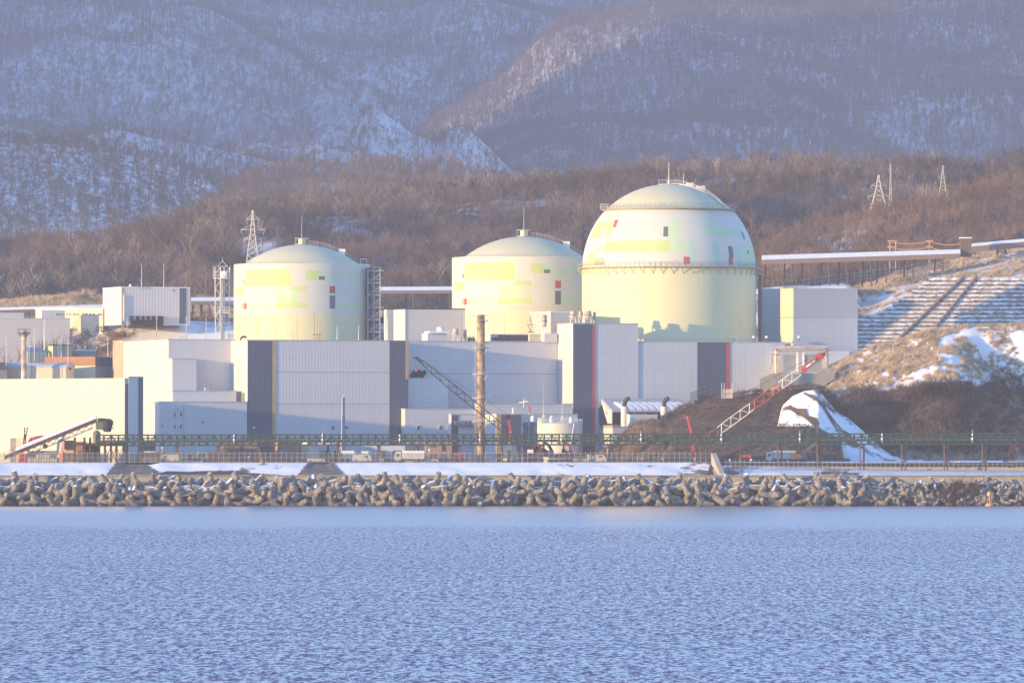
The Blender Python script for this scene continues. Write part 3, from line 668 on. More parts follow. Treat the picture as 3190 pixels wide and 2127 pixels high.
# painted panels of the two smaller reactors, in photo coordinates of the left one: (x0, x1, y0, y1, paint)
PAT = [(75, 133, 620, 675, 2), (140, 445, 508, 615, 2), (62, 120, 540, 575, 4), (445, 530, 515, 615, 1), (133, 340, 615, 640, 4), (340, 500, 645, 765, 3), (340, 552, 725, 766, 2), (445, 552, 620, 650, 2),
       (495, 552, 650, 725, 3), (500, 540, 645, 720, 4), (133, 320, 725, 766, 3), (540, 625, 515, 575, 2), (625, 660, 515, 553, 3), (660, 895, 555, 578, 3), (805, 860, 515, 556, 3), (895, 945, 515, 620, 7),
       (730, 915, 725, 766, 3), (915, 942, 622, 662, 6), (627, 662, 554, 577, 6), (695, 730, 620, 662, 5), (695, 729, 682, 766, 6), (136, 153, 725, 766, 5), (118, 136, 725, 766, 8), (125, 134, 577, 596, 5)]
def reactor(cx, Y, R, yrim, ytop, label):
    c = Vector((X(cx, Y), Y, 0)); T = thing('containment_building', (c.x, Y, G), label, 'reactor building')
    zr = Z(yrim, Y); zt = Z(ytop, Y); cap = zt - zr; rc = R * .855
    sc_ = (212 / 24000 * 2140) / R      # photo pixels of the left reactor per own size
    def mf(a, z):
        zz = (zr - z) * (24000 / 2140) * sc_; y = 475 + zz * 2.091; x = (940 + 212 * math.sin(a) - 700) * 2.091
        if abs(a) > math.pi / 2: return 1 if y < 766 else 0
        if y > 800: return 0
        m_ = 1 if y < 770 else 4
        for x0, x1, y0, y1, p in PAT:
            if x0 <= x <= x1 and y0 <= y <= y1: m_ = p
        return m_
    zs = list(np.arange(30, zr - .3, .33)) + [zr]
    shell('cylinder_wall', c, [(R, z) for z in zs], T, mf, 340)
    rs = (cap * cap + rc * rc) / (2 * cap); prof = [(R + .001, zr), (R - .1, zr + .25), (rc + .5, zr + .35), (rc, zr + .3)]
    for i in range(1, 17):
        a = math.asin(min(1, rc / rs)) * (1 - i / 16); prof.append((max(.01, rs * math.sin(a)), zt - rs + rs * math.cos(a)))
    shell('dome_roof', c, prof, T, lambda a, z: 9, 96)
    f = MB(); f.lathe((c.x, c.y, 0), [(1.0, zt - .3), (1.0, zt + 1.7), (.01, zt + 1.7)], 12); part('vent_stub', f, C_CREAM, T, smooth=True)
    f = MB(); f.tube((c.x, c.y, zt + 1.6), (c.x, c.y, zt + 8.0), .11, .05, 6); part('lightning_rod', f, roofm, T)
    f = MB()
    def P(r): rr = r * rc; a = math.asin(rr / rs); return Vector((c.x + rr * .97, c.y - rr * .1, zt - rs + rs * math.cos(a)))
    pts = [P(i / 14) for i in range(2, 15)]; up = Vector((0, 0, 1.15)); side = Vector((0, .9, 0))
    for s_ in (0, 1):
        q_ = [p + side * s_ for p in pts]; f.path([p + up for p in q_], .05, 4); f.path([p + up * .5 for p in q_], .04, 4)
        for p in q_: f.bar(p, p + up, .07)
    f.lathe((c.x, c.y, zt), [(1.9, 0), (1.9, .15), (1.2, .15)], 16)
    for k in range(12):
        a = k * math.pi / 6; p = Vector((c.x + 1.9 * math.cos(a), c.y + 1.9 * math.sin(a), zt)); f.bar(p, p + up * 1.5, .06)
    f.lathe((c.x, c.y, zt), [(1.9, 1.65), (1.95, 1.72), (1.9, 1.8)], 16); part('dome_walkway', f, roofm, T)
    f = MB(); p = pts[8]; f.box(p.x - .9, p.x + .9, p.y - .8, p.y + .8, p.z - .2, p.z + 1.5); p = pts[-1]; part('roof_box', f, whp, T)
    f = MB(); zc = zr + .3
    for sx in (-.8, .9):
        for sy in (-.8, .8): f.bar((c.x + rc + 1 + sx, c.y + sy, zc), (c.x + rc + 1 + sx, c.y + sy, zc + 1.5), .09)
    for sy in (-.8, .8): f.bar((c.x + rc + .2, c.y + sy, zc + 1.5), (c.x + rc + 1.9, c.y + sy, zc + 1.5), .09)
    for sx in (.2, 1.9): f.bar((c.x + rc + sx, c.y - .8, zc + 1.5), (c.x + rc + sx, c.y + .8, zc + 1.5), .09)
    part('rim_cage', f, whp, T)
    return T, c, zr
R1, c1_, zr1 = reactor(940, 2140, 18.9, 827, 762, 'left domed reactor building with lime and green painted panels and side stair tower')
R2, c2_, zr2 = reactor(1632, 2062, 19.25, 806, 737, 'middle domed reactor building partly hidden behind the largest dome')
# stair tower against the left reactor
f = MB(); xa, xb = X(1146, 2132), X(1184, 2132); zb, zt = 38, Z(832, 2132)
T = thing('stair_tower', (xa, 2132, 38), 'dark open steel stair and pipe tower against the right side of the left dome', 'tower')
f.box(xa + 1.0, xb - .3, 2133, 2136, zb, zt - .4); part('duct', f, greyb, T)
f = MB(); f.box(xa - .8, xa + .9, 2134, 2137, zb, zt - .2); part('shaft', f, dark, T)
f = MB()
for x_ in (xa, (xa + xb) / 2, xb):
    for y_ in (2130.2, 2133): f.bar((x_, y_, zb), (x_, y_, zt), .22)
for k, zz in enumerate(np.linspace(zb + 1, zt - 1, 8)):
    f.bar((xa, 2130.2, zz), (xb + (1 if k % 3 == 1 else 0), 2130.2, zz), .2)
    if k < 7: f.bar((xa, 2130.2, zz), (xb, 2130.2, zz + 2.4), .14); f.bar((xa, 2130.2, zz + 1.1), (xb, 2130.2, zz + 1.1), .08)
part('steel_frame', f, roofm, T)
for k, zz in enumerate(np.linspace(zb + 1, zt - .2, 8)): f = MB(); f.box(xa - .3, xb + .3, 2130, 2133.4, zz, zz + .15); part('landing', f, greyb, T)

# big reactor
Y3 = 2026; c = Vector((X(2084, Y3), Y3, 0)); Rb = 271 / F * Y3
T = thing('containment_building', (c.x, Y3, G), 'largest reactor building with hemispherical painted dome and ring walkways', 'reactor building')
zr = Z(838, Y3); Rh = 270 / F * Y3
PB = [(330, 390, 790, 885, 2), (380, 520, 540, 665, 2), (440, 470, 600, 665, 4), (560, 900, 540, 690, 1), (380, 470, 700, 790, 3), (465, 960, 700, 790, 2), (960, 1055, 533, 790, 3), (1065, 1117, 704, 788, 3), (380, 455, 827, 885, 8),
      (623, 642, 825, 850, 8), (1070, 1121, 822, 885, 5), (1230, 1285, 533, 670, 3), (1250, 1465, 590, 670, 3), (1465, 1560, 600, 670, 7), (1310, 1360, 705, 885, 7), (1122, 1165, 700, 885, 7),
      (1475, 1535, 740, 885, 7), (1535, 1640, 710, 885, 3), (1430, 1462, 737, 823, 6), (1430, 1462, 824, 887, 5), (1580, 1592, 768, 792, 6), (1540, 1558, 620, 678, 6), (912, 957, 585, 668, 6), (380, 600, 462, 500, 4), (1130, 1500, 462, 500, 4)]
import functools
def mfb(a, z):
    h = z - zr; px_h = h / Y3 * F; y = (838 - px_h - 480) * 2.529
    r = math.sqrt(max(1e-6, 1 - (min(h, Rh) / Rh) ** 2))
    if abs(a) > math.pi / 2 or y < 455: return 1 if y >= 455 else 9
    x = math.sin(a) * r * 270 + 384; x *= 2.529
    m_ = 1
    for x0, x1, y0, y1, p in PB:
        ym = (y0 + y1) / 2; rm = math.sqrt(max(.01, 1 - (((838 - (ym / 2.529 + 480))) / 270) ** 2))
        s0 = (x0 / 2.529 - 384) / 270 / rm; s1 = (x1 / 2.529 - 384) / 270 / rm; sa = math.sin(a)
        if y0 <= y <= y1 and s0 <= sa <= s1: m_ = p
    # slanted red lozenge
    xm = x - (585 - y) * .38
    if 533 <= y <= 585 and 522 <= xm <= 550: m_ = 5
    return m_
shell('cylinder_wall', c, [(Rb, z) for z in list(np.arange(30, zr, 1.0)) + [zr]], T, lambda a, z: 0, 200)
zcap = Z(657, Y3)
prof = []; zz = zr
while zz < zcap: prof.append((Rh * math.sqrt(1 - ((zz - zr) / Rh) ** 2), zz)); zz += .33
prof.append((Rh * math.sqrt(1 - ((zcap - zr) / Rh) ** 2), zcap)); shell('dome_shell', c, prof, T, mfb, 420)
rc = prof[-1][0]; prof = [(rc, zcap), (rc, zcap + .4), (rc - .6, zcap + .5)]
zt = Z(574, Y3); a0 = math.asin((rc - .6) / Rh)
capH = zt - zcap - .5; rs = (capH ** 2 + (rc - .6) ** 2) / 2 / capH; am = math.asin((rc - .6) / rs)
for i in range(1, 21): a = am * (1 - i / 20); prof.append((max(.01, rs * math.sin(a)), zt - rs + rs * math.cos(a)))
shell('dome_roof', c, prof, T, lambda a, z: 9, 120)
def ringwalk(name, r0, z, w_, cons=0, n=96):
    f = MB(); f.lathe((c.x, c.y, z), [(r0, -.18), (r0 + w_, -.18), (r0 + w_, .12), (r0, .12)], n)
    for h in (.7, 1.25): f.lathe((c.x, c.y, z + h), [(r0 + w_ - .05, 0), (r0 + w_ + .05, 0), (r0 + w_, .08), (r0 + w_ - .05, 0)], n)
    for k in range(n):
        a = 2 * math.pi * k / n; p = Vector((c.x + (r0 + w_) * math.sin(a), c.y - (r0 + w_) * math.cos(a), z)); f.bar(p, p + Vector((0, 0, 1.25)), .08)
    if cons:
        for k in range(n // 2 * 2):
            if k % 2: continue
            a = 2 * math.pi * k / n; p = Vector((c.x + (r0 + w_) * math.sin(a), c.y - (r0 + w_) * math.cos(a), z - .15)); q = Vector((c.x + r0 * math.sin(a + .035), c.y - r0 * math.cos(a + .035), z - 1.9))
            f.bar(p, q, .13)
    part(name, f, mat('walkway_steel', (.33, .29, .26), .7), T)
ringwalk('ring_walkway', Rh + .0, zr + .1, 1.15, 1, 110); ringwalk('ring_walkway', rc - .1, zcap + .2, .9, 0, 84)
f = MB()
def P3(t, az):
    r = t * (rc - .6); a = math.asin(r / rs); return Vector((c.x + r * math.sin(az), c.y - r * math.cos(az), zt - rs + rs * math.cos(a)))
for az in (1.02, 1.10):
    pts = [P3(i / 18, az) for i in range(1, 19)]
    f.path([p + Vector((0, 0, 1.0)) for p in pts], .06, 4)
    for p in pts: f.bar(p, p + Vector((0, 0, 1.0)), .07)
f.path([P3(i / 18, 1.06) + Vector((0, 0, .12)) for i in range(1, 19)], .35, 4); part('dome_walkway', f, roofm, T)
f = MB(); f.lathe((c.x, c.y, zt), [(2.8, -.2), (2.8, 0), (2, 0)], 20)
for k in range(14): a = k * 2 * math.pi / 14; p = Vector((c.x + 2.8 * math.cos(a), c.y + 2.8 * math.sin(a), zt - .1)); f.bar(p, p + Vector((0, 0, 1.2)), .06)
f.lathe((c.x, c.y, zt + 1.05), [(2.8, 0), (2.86, .06), (2.8, .1)], 20); part('top_railing', f, roofm, T)
f = MB(); f.tube((c.x, c.y, zt - .2), (c.x, c.y, zt + 5.7), .13, .06, 6); f.tube((c.x, c.y, zt - .1), (c.x, c.y, zt + 1), .35, n=8); part('lightning_rod', f, whp, T)
p = P3(.24, 1.4); f = MB(); f.tube(p, p + Vector((0, 0, 3.2)), .09, .05, 6); part('lightning_rod', f, whp, T)
for t_, s_ in ((.36, 1.0), (.54, 1.1)):
    p = P3(t_, 1.2); f = MB(); f.box(p.x - 1.1 * s_, p.x + 1.1 * s_, p.y - .8, p.y + .8, p.z - .1, p.z + 1.0 * s_); part('roof_box', f, whp, T)
p = Vector((c.x - rc - .2, c.y, zcap + .3)); f = MB()
for sx in (-.9, .9):
    for sy in (-.8, .8): f.bar(p + Vector((sx, sy, 0)), p + Vector((sx, sy, 1.4)), .09)
for sy in (-.8, .8):
    for h in (.7, 1.4): f.bar(p + Vector((-.9, sy, h)), p + Vector((.9, sy, h)), .09)
for sx in (-.9, .9): f.bar(p + Vector((sx, -.8, 1.4)), p + Vector((sx, .8, 1.4)), .09)
part('rim_cage', f, whp, T)
f = MB(); xx = c.x + Rb + .9; f.box(xx - .3, xx + .5, Y3 - 1.2, Y3 + 1.2, 30, zr - 1.5); part('pipe_shaft', f, dark, T)
# ================================================================== RIGHT SLOPES AND EARTHWORKS
# terraced cutting: tilted snow strips between dark retaining beams
def terraces():
    rows = []; zs = []
    m1 = snowmat('cutting_snow', (.42, .34, .27), .52, .6, .12, g2=(.46, .36, .26)); m2 = mat('crib_beam', (.24, .195, .16), .85, 0, .35, .7)
    y0, y1 = 2088, 2107; z0, z1 = Z(1160, 2088), Z(865, y1); n = 23; mb = MB()
    nx = 260; xa = np.linspace(X(2640, 2100), X(3900, 2100), nx)
    def ztop(x): return np.interp(x, [X(2640, 2120), X(2720, 2120), X(2840, 2120), X(2900, 2120), X(3900, 2120)], [Z(1010, 2100), Z(985, 2100), Z(910, 2103), Z(866, 2106), Z(866, 2106)])
    zt = ztop(xa)
    for k in range(n):
        za = z0 + (z1 - z0) * k / n; zb = z0 + (z1 - z0) * (k + 1) / n; ya = y0 + (y1 - y0) * k / n; yb = y0 + (y1 - y0) * (k + 1) / n
        h = zb - za; j = fbm(xa / 1.1 + k * 7.3, xa * 0 + k, 3) * .55
        for i in range(nx - 1):
            if za > (zt[i] + zt[i + 1]) / 2: continue
            sn = lambda q: za + h * (.42 + j[q])
            A = (xa[i], ya, za); B = (xa[i + 1], ya, za); C = (xa[i + 1], ya + .5, min(zb - .1, sn(i + 1))); D = (xa[i], ya + .5, min(zb - .1, sn(i)))
            E = (xa[i + 1], yb + .25, zb); Fv = (xa[i], yb + .25, zb)
            mb.add([A, B, C, D], [(0, 1, 2, 3)], 1); mb.add([D, C, E, Fv], [(0, 1, 2, 3)], 0)
    o = part('terraced_slope', mb, [m1, m2]); o['kind'] = 'structure'
    # drain channels running down the cutting
    def chan(name, xb_, xt_, w_, lab):
        f = MB(); P = []
        for t in np.linspace(0, 1, 22):
            y = y0 + (y1 - y0) * t; z = z0 + (z1 - z0) * t + .9; P.append(Vector((xb_ + (xt_ - xb_) * t, y - .25, z - .3)))
        for a, b in zip(P[:-1], P[1:]): f.obox(a, b - a, (w_, 0, 0), (0, .3, -.7))
        single(name, f, mat('channel_stain', (.26, .19, .15), .8), P[0], lab, 'drain')
    chan('drain_channel', X(2690, y0), X(3000, y1), .6, 'broad dark drain channel running down the terraced snowy slope')
    chan('drain_channel', X(2800, y0), X(3040, y1), .5, 'narrow drain line to the right of the broad channel on the terraces')
terraces()
m_up = snowmat('upper_slope', (.46, .35, .25), .50, .10, .14, g2=(.52, .38, .24))
hU = Hill([(2600, 885), (2660, 898), (2720, 880), (2790, 850), (2900, 832), (3000, 800), (3190, 760), (3500, 690), (4300, 560)], 2107.5, 2230, Z(1080, 2110), .55, amp=1.6, L=14, back=60, bdrop=.15, seed=81)
hU.mesh('upper_slope', m_up, 2560, 4200, 200, 30)
# brown bluff with a snowy grass top
m_bl = snowmat('bluff_ground', (.12, .085, .065), .53, .11, .13, g2=(.40, .31, .22), xtilt=.32, zline=30.5, zsoft=5)
def p_bl(t): return np.where(t < .45, (t / .45) ** .75 * .58, .58 + (t - .45) / .55 * .42)
hL = Hill([(2330, 1360), (2420, 1262), (2470, 1210), (2540, 1172), (2600, 1140), (2680, 1100), (2760, 1075), (2900, 1030), (3000, 1020), (3190, 1015), (3500, 1000), (4200, 960)], 1922, 1988, G, amp=3.0, L=12, back=66, bdrop=.02, prof=p_bl, spur=2.0, Ls=9, seed=91, warp=lambda x: 44 * np.clip((x - X(2975, 1950)) / 9.0, 0, 1) ** 1.5 + np.interp(x, [X(2440, 1950), X(2560, 1950), X(2700, 1950)], [10, 3, 0]))
hL.mesh('brown_bluff', m_bl, 2400, 4200, 300, 90)
shr = mat('shrub_twigs', (.165, .11, .082), .95, 0, .48, .12); grs = mat('dry_grass', (.60, .46, .31), .95, 0, .25, .3)
ps = points(hL, 9500, 2440, 3500, 1923, 1990, lambda x, Y, z: (z < 29.5 - .3 * np.maximum(101 - x, 0) + fbm(x / 9, Y / 9, 3) * 10) & (z > 10.3))
stuff(scatter('shrubs', ps, V_shrub, .5, 1.15, shr), 'dense brown shrubs covering the steep bluff on the right', 'shrubs')
pgr = points(hL, 12000, 2520, 3500, 1935, 1992, lambda x, Y, z: (z > 31 - .3 * np.maximum(101 - x, 0)) & (fbm(x / 7 + 5, Y / 7, 4) > -.07))
stuff(scatter('dry_grass', pgr, V_grass, .5, 1.0, grs), 'golden dry grass standing in the snow on top of the bluff', 'grass')
pgu = points(hU, 5000, 2610, 3400, 2112, 2235, lambda x, Y, z: fbm(x / 9 + 5, Y / 9, 4) > -.08)
stuff(scatter('dry_grass', pgu, V_grass, .6, 1.1, grs), 'golden dry grass on the slope above the terraces', 'grass')
pgl = points(gr, 5200, -300, 1200, 2247, 2302, lambda x, Y, z: fbm(x / 14 + 5, Y / 14, 4) > -.03)
stuff(scatter('dry_grass', pgl, V_grass, .8, 1.5, grs), 'golden dry grass strip behind the far left offices', 'grass')
ptt = points(ter, 3000, -300, 600, 2098, 2190, lambda x, Y, z: (x < X(330, 2140)) | (fbm(x / 6, Y / 8, 3) > .16))
stuff(scatter('shrubs', ptt, V_shrub, .3, .8, woodd), 'grey leafless shrubs on the snowy bank left of the telecom tower', 'shrubs')

# earth mounds in front of the big unit
earth = snowmat('dug_earth', (.17, .11, .07), .12, .35, .04, g2=(.20, .14, .09), bump=.6); earth2 = snowmat('spoil_earth', (.135, .108, .085), .22, .5, .02, g2=(.16, .12, .09), bump=.6)
def p_mound(t): return np.sin(np.clip(t, 0, 1) * math.pi / 2) ** .9
hM = Hill([(2030, 1330), (2080, 1300), (2130, 1270), (2200, 1245), (2280, 1238), (2350, 1224), (2400, 1228), (2440, 1215), (2520, 1208), (2560, 1216), (2620, 1260), (2700, 1340), (2780, 1420)], 1924, 1958, G, amp=1.2, L=8, back=16, bdrop=.0, prof=p_mound, seed=101)
hM.mesh('embankment', earth2, 2030, 2780, 150, 40)
psm = points(hM, 1500, 2060, 2620, 1926, 1958); stuff(scatter('shrubs', psm, V_shrub, .25, .6, shr), 'low brown scrub on the embankment below the red and white boom', 'shrubs')
hD1 = Hill([(1770, 1436), (1840, 1425), (1900, 1388), (1950, 1340), (1985, 1314), (2030, 1306), (2070, 1314), (2100, 1318), (2130, 1350), (2200, 1420), (2240, 1436)], 1893, 1906, G, amp=.8, L=4, back=14, bdrop=1.0, prof=p_mound, seed=103)
hD1.mesh('dirt_pile', mat('brown_dirt', (.20, .125, .075), .95, 0, .3, .6, .8), 1770, 2240, 110, 40)
hD2 = Hill([(2030, 1436), (2060, 1400), (2090, 1328), (2200, 1324), (2400, 1326), (2520, 1328), (2560, 1345), (2610, 1375), (2652, 1408), (2640, 1422), (2620, 1436)], 1884, 1902, G, amp=.5, L=4, back=16, bdrop=.02, prof=lambda t: np.clip(t * 1.15, 0, 1) ** .9, seed=105)
hD2.mesh('spoil_heap', earth2, 2030, 2632, 150, 40)
psd = points(hD2, 2600, 2060, 2640, 1885, 1902); stuff(scatter('rubble_litter', psd, V_shrub, .10, .28, mat('rubble_litter', (.24, .19, .15), .95, 0, .5, .8)), 'loose brown litter and clods covering the face of the spoil heap', 'rubble')
psd = points(hD1, 1500, 1850, 2160, 1894, 1906); stuff(scatter('clods', psd, V_shrub, .08, .2, mat('clod_brown', (.28, .18, .11), .95, 0, .5, .8)), 'loose brown clods on the smooth dirt pile', 'rubble')
# green net on the heap's shoulder
f = MB(); xs_ = np.linspace(X(2430, 1902), X(2565, 1902), 16)
for i in range(15):
    for k in range(5):
        q = [(a, 1889 + yy * 2.6, float(hD2.z(a, 1889 + yy * 2.6)) + .18) for a, yy in ((xs_[i], k), (xs_[i + 1], k), (xs_[i + 1], k + 1), (xs_[i], k + 1))]
        if i / 15 + (4 - k) / 5 * .6 > .55: f.add([(x_, y_, z_) for x_, y_, z_ in q], [(0, 1, 2, 3)])
single('debris_net', f, greenp, (X(2500, 1895), 1895, 14), 'green debris net spread over the shoulder of the spoil heap', 'net')
# snow chute between embankment and bluff
hS = Hill([(2395, 1430), (2420, 1340), (2438, 1262), (2470, 1232), (2505, 1217), (2545, 1212), (2560, 1225), (2600, 1275), (2650, 1310), (2720, 1370), (2780, 1415), (2830, 1436)], 1903, 1926, G, amp=3.0, L=6, back=10, bdrop=.1, prof=lambda t: np.clip(t, 0, 1) ** .95, seed=107)
hS.mesh('snow_chute', snowmat('chute_snow', (.12, .09, .075), .575, .14, .05), 2380, 2860, 120, 40)
def drape(h, pts, w_, m, name):
    f = MB(); n = len(pts); R_ = []
    for j, (px, t) in enumerate(pts):
        Yy = h.Yf + (h.Yc - h.Yf) * t; x_ = (px - CX) / F * h.Yc; ww = w_ * (.5 + .9 * math.sin(math.pi * (j + .5) / n)) * (1 + .35 * math.sin(j * 1.9))
        R_.append([(x_ + ww * k / 4, Yy, float(h.z(x_ + ww * k / 4, Yy)) + .35) for k in range(5)])
    for j in range(n - 1):
        for k in range(4): f.add([R_[j][k], R_[j][k + 1], R_[j + 1][k + 1], R_[j + 1][k]], [(0, 1, 2, 3)])
    o = part(name, f, m); o['kind'] = 'structure'
drape(hS, [(2428 + 11 * j, .93 - .052 * j) for j in range(13)], 1.6, earth2, 'bare_earth'); drape(hS, [(2500 + 16 * j, .97 - .06 * j) for j in range(14)], .7, earth2, 'bare_earth')
drape(hS, [(2520 + 18 * j, .93 - .062 * j) for j in range(14)], .5, earth2, 'bare_earth')
mb = MB(); mb.add([(X(2180, 1850), 1846, G + .02), (X(4300, 1850), 1846, G + .02), (X(4300, 1900), 1921, G + .6), (X(2600, 1900), 1921, G + .4)], [(0, 1, 2, 3)])
o = part('snow_yard', mb, m_bank); o['kind'] = 'structure'

# ================================================================== TETRAPODS
tet_m = topsnow('tetrapod_concrete', (.25, .22, .19), .74, 4.0, .85, .34, .56, .35)
def wetfoot(m):
    nt = m.node_tree; b = nt.nodes['Principled BSDF']; src = b.inputs['Base Color'].links[0].from_socket; g = N(nt, 'ShaderNodeNewGeometry').outputs['Position']; s = N(nt, 'ShaderNodeSeparateXYZ'); nt.links.new(g, s.inputs[0])
    z = mth(nt, 'ADD', s.outputs[2], mth(nt, 'MULTIPLY', noise(nt, g, .8, 4), 2.0)); nt.links.new(mixc(nt, ramp(nt, z, .9, 2.0), (.045, .045, .04), src), b.inputs['Base Color'])
wetfoot(tet_m)
def tetra():
    mb = MB(); d = [Vector((0, 0, 1)), Vector((.9428, 0, -.3333)), Vector((-.4714, .8165, -.3333)), Vector((-.4714, -.8165, -.3333))]
    for v in d:
        mb.tube(v * .1, v * 2.9, .92, .62, 14, cap=False); mb.tube(v * 2.9, v * 3.05, .62, .50, 14)
    me = bpy.data.meshes.new('tetrapod'); me.from_pydata(mb.v, [], mb.f); me.materials.append(tet_m)
    me.polygons.foreach_set('use_smooth', [True] * len(mb.f)); me.set_sharp_from_angle(angle=math.radians(50)); return me, mb
tme, tmb = tetra(); tv = np.array(tmb.v)
rows = [(1800.4, .4, 'wave washed grey concrete tetrapod in the lowest row at the waterline'), (1802.6, 2.4, 'weathered concrete tetrapod in the middle of the sea defence pile'),
        (1805.2, 3.8, 'dry concrete tetrapod high in the sea defence pile'), (1808.2, 4.8, 'snow dusted concrete tetrapod in the top row under the snow bank')]
cnt = 0
for k, (Y0, z0, lab) in enumerate(rows):
    n = 60; xs_ = np.linspace(X(-70, 1805), X(2660, 1805), n)
    for i in range(n):
        o = bpy.data.objects.new('tetrapod', tme); COL.objects.link(o); s_ = RND.uniform(.88, 1.06)
        o.location = (xs_[i] + RND.uniform(-1.1, 1.1) + (k % 2) * 2.0, Y0 + RND.uniform(-.7, .7), z0 + RND.uniform(-.45, .45))
        o.rotation_euler = (RND.uniform(0, 6.28), RND.uniform(0, 6.28), RND.uniform(0, 6.28)); o.scale = (s_,) * 3
        tag(o, lab, 'tetrapod', 'tetrapods of the sea defence'); cnt += 1
# the smaller armour units toward the right, too many to tell apart, and those buried behind
vs = []; fs = []; off = 0
def addt(x, y, z, s_):
    global off
    R = Matrix.Rotation(RND.uniform(0, 6.28), 3, 'X') @ Matrix.Rotation(RND.uniform(0, 6.28), 3, 'Y') @ Matrix.Rotation(RND.uniform(0, 6.28), 3, 'Z')
    a = tv @ np.array(R).T * s_ + np.array([x, y, z]); vs.append(a); fs.extend([tuple(j + off for j in q) for q in tmb.f]); off += len(tv)
for i in range(330): addt(RND.uniform(X(2600, 1805), X(3900, 1805)), *(lambda t: (1800.6 + t * 9 + RND.uniform(-.5, .5), .1 + t * 5.0 + RND.uniform(-.3, .3)))(RND.random()), RND.uniform(.5, .7))
for i in range(120): addt(RND.uniform(X(-900, 1805), X(-90, 1805)), *(lambda t: (1800.6 + t * 8.4, .3 + t * 5.4))(RND.random()), .95)
for i in range(90): addt(RND.uniform(X(-60, 1805), X(2600, 1805)), *(lambda t: (1806.0 + t * 5, 1.0 + t * 3.4))(RND.random()), .9)
me = bpy.data.meshes.new('armour_units'); me.from_pydata(np.concatenate(vs).tolist(), [], fs); me.materials.append(tet_m); me.polygons.foreach_set('use_smooth', [True] * len(fs))
me.set_sharp_from_angle(angle=math.radians(50)); o = bpy.data.objects.new('armour_units', me); COL.objects.link(o)
stuff(o, 'smaller jumbled armour units toward the right end of the sea defence', 'tetrapods')
# brown brush clump lying over the stones on the right
V_b = [slivers(NR.normal(size=(90, 3)) * [.5, .4, .1], NR.normal(size=(90, 3)) * [1.5, .8, .9] + [0, -.3, .8], np.full(90, .3)) for _ in range(3)]
ptsb = np.array([[X(RND.gauss(2990, 28), 1802), 1801.5 + RND.random() * 5, 0] for _ in range(30)]); ptsb[:, 2] = .4 + (ptsb[:, 1] - 1801) * .75
stuff(scatter('brush_heap', ptsb, V_b, .6, 1.1, shr), 'brown brush heap washed over the stones near the orange buoy', 'brush')

# snow lumps and light patches among the top row
pts = []
for i in range(60):
    pass

# ================================================================== THINGS IN THE YARD
def P(px, Y, z=G): return Vector((X(px, Y), Y, z))
# --- perimeter fence, with posts
mesh_m = bpy.data.materials.new('fence_mesh'); mesh_m.use_nodes = True; nt = mesh_m.node_tree
b = nt.nodes['Principled BSDF']; b.inputs['Base Color'].default_value = (.075, .07, .075, 1); b.inputs['Roughness'].default_value = .8
g = N(nt, 'ShaderNodeNewGeometry').outputs['Position']; s = N(nt, 'ShaderNodeSeparateXYZ'); nt.links.new(g, s.inputs[0])
d1_ = mth(nt, 'FRACT', mth(nt, 'MULTIPLY', mth(nt, 'ADD', s.outputs[0], s.outputs[2]), 9)); d2_ = mth(nt, 'FRACT', mth(nt, 'MULTIPLY', mth(nt, 'SUBTRACT', s.outputs[0], s.outputs[2]), 9))
al = mth(nt, 'MAXIMUM', mth(nt, 'LESS_THAN', d1_, .25), mth(nt, 'LESS_THAN', d2_, .25)); nt.links.new(al, b.inputs['Alpha'])
def fence(name, px0, px1, Y0, Y1, z0, z1, h, step, label, pm=dsteel):
    T = thing(name, (X(px0, Y0), Y0, z0), label, 'fence'); A = Vector((X(px0, Y0), Y0, z0)); B = Vector((X(px1, Y1), Y1, z1))
    f = MB(); f.add([A + Vector((0, .02, .1)), B + Vector((0, .02, .1)), B + Vector((0, .02, h - .2)), A + Vector((0, .02, h - .2))], [(0, 1, 2, 3)]); part('mesh_panel', f, mesh_m, T)
    n = int((B - A).length / step); rest = MB()
    for i in range(n + 1):
        p = A + (B - A) * i / n; f = MB() if i < 98 else rest
        f.tube(p, p + Vector((0, 0, h)), .045, n=4); f.tube(p + Vector((0, 0, h)), p + Vector((0, -.25, h + .3)), .035, n=4)
        if i < 98: part('post', f, pm, T)
    if n >= 98: o = part('posts', rest, pm, T); o['kind'] = 'stuff'
    f = MB()
    for hh in (h - .2, h * .5, .15): f.bar(A + Vector((0, 0, hh)), B + Vector((0, 0, hh)), .05)
    part('rail', f, pm, T)
fence('security_fence', -250, 2215, 1841, 1841, G, G, 2.5, 1.25, 'long grey mesh security fence with posts above the snow bank', steel)
fence('security_fence', 2260, 3500, 1828, 1826, 8.2, 7.3, 2.3, 1.15, 'lower mesh fence crossing the snow on the right behind the parapet', steel)
fence('hillside_fence', 2150, 2212, 1956, 1958, Z(1252, 1956), Z(1228, 1958), 2.6, 1.3, 'short fence climbing the brown embankment to the beige panel', steel)
# --- wing wall (light wedge) near the gap
f = MB(); a = P(2216, 1836); f.prism([(a.x, 1830, 7.0), (a.x + .1, 1842, 7.0), (a.x + .1, 1842, 13.2), (a.x, 1840, 12.6), (a.x + .0, 1830, 7.2)], (.5, 0, 0))
f = MB(); f.prism([(X(2216, 1836), 1836, 9.4), (X(2216, 1836), 1836, 12.4), (X(2240, 1828), 1824, 7.6), (X(2243, 1828), 1824, 6.6), (X(2222, 1836), 1824, 6.6)], (1.2, .2, 0)); single('wing_wall', f, mat('beige_concrete', (.45, .38, .30), .85), P(2216, 1836, 8), 'beige wedge shaped concrete wing wall at the end of the snow bank', 'wall')
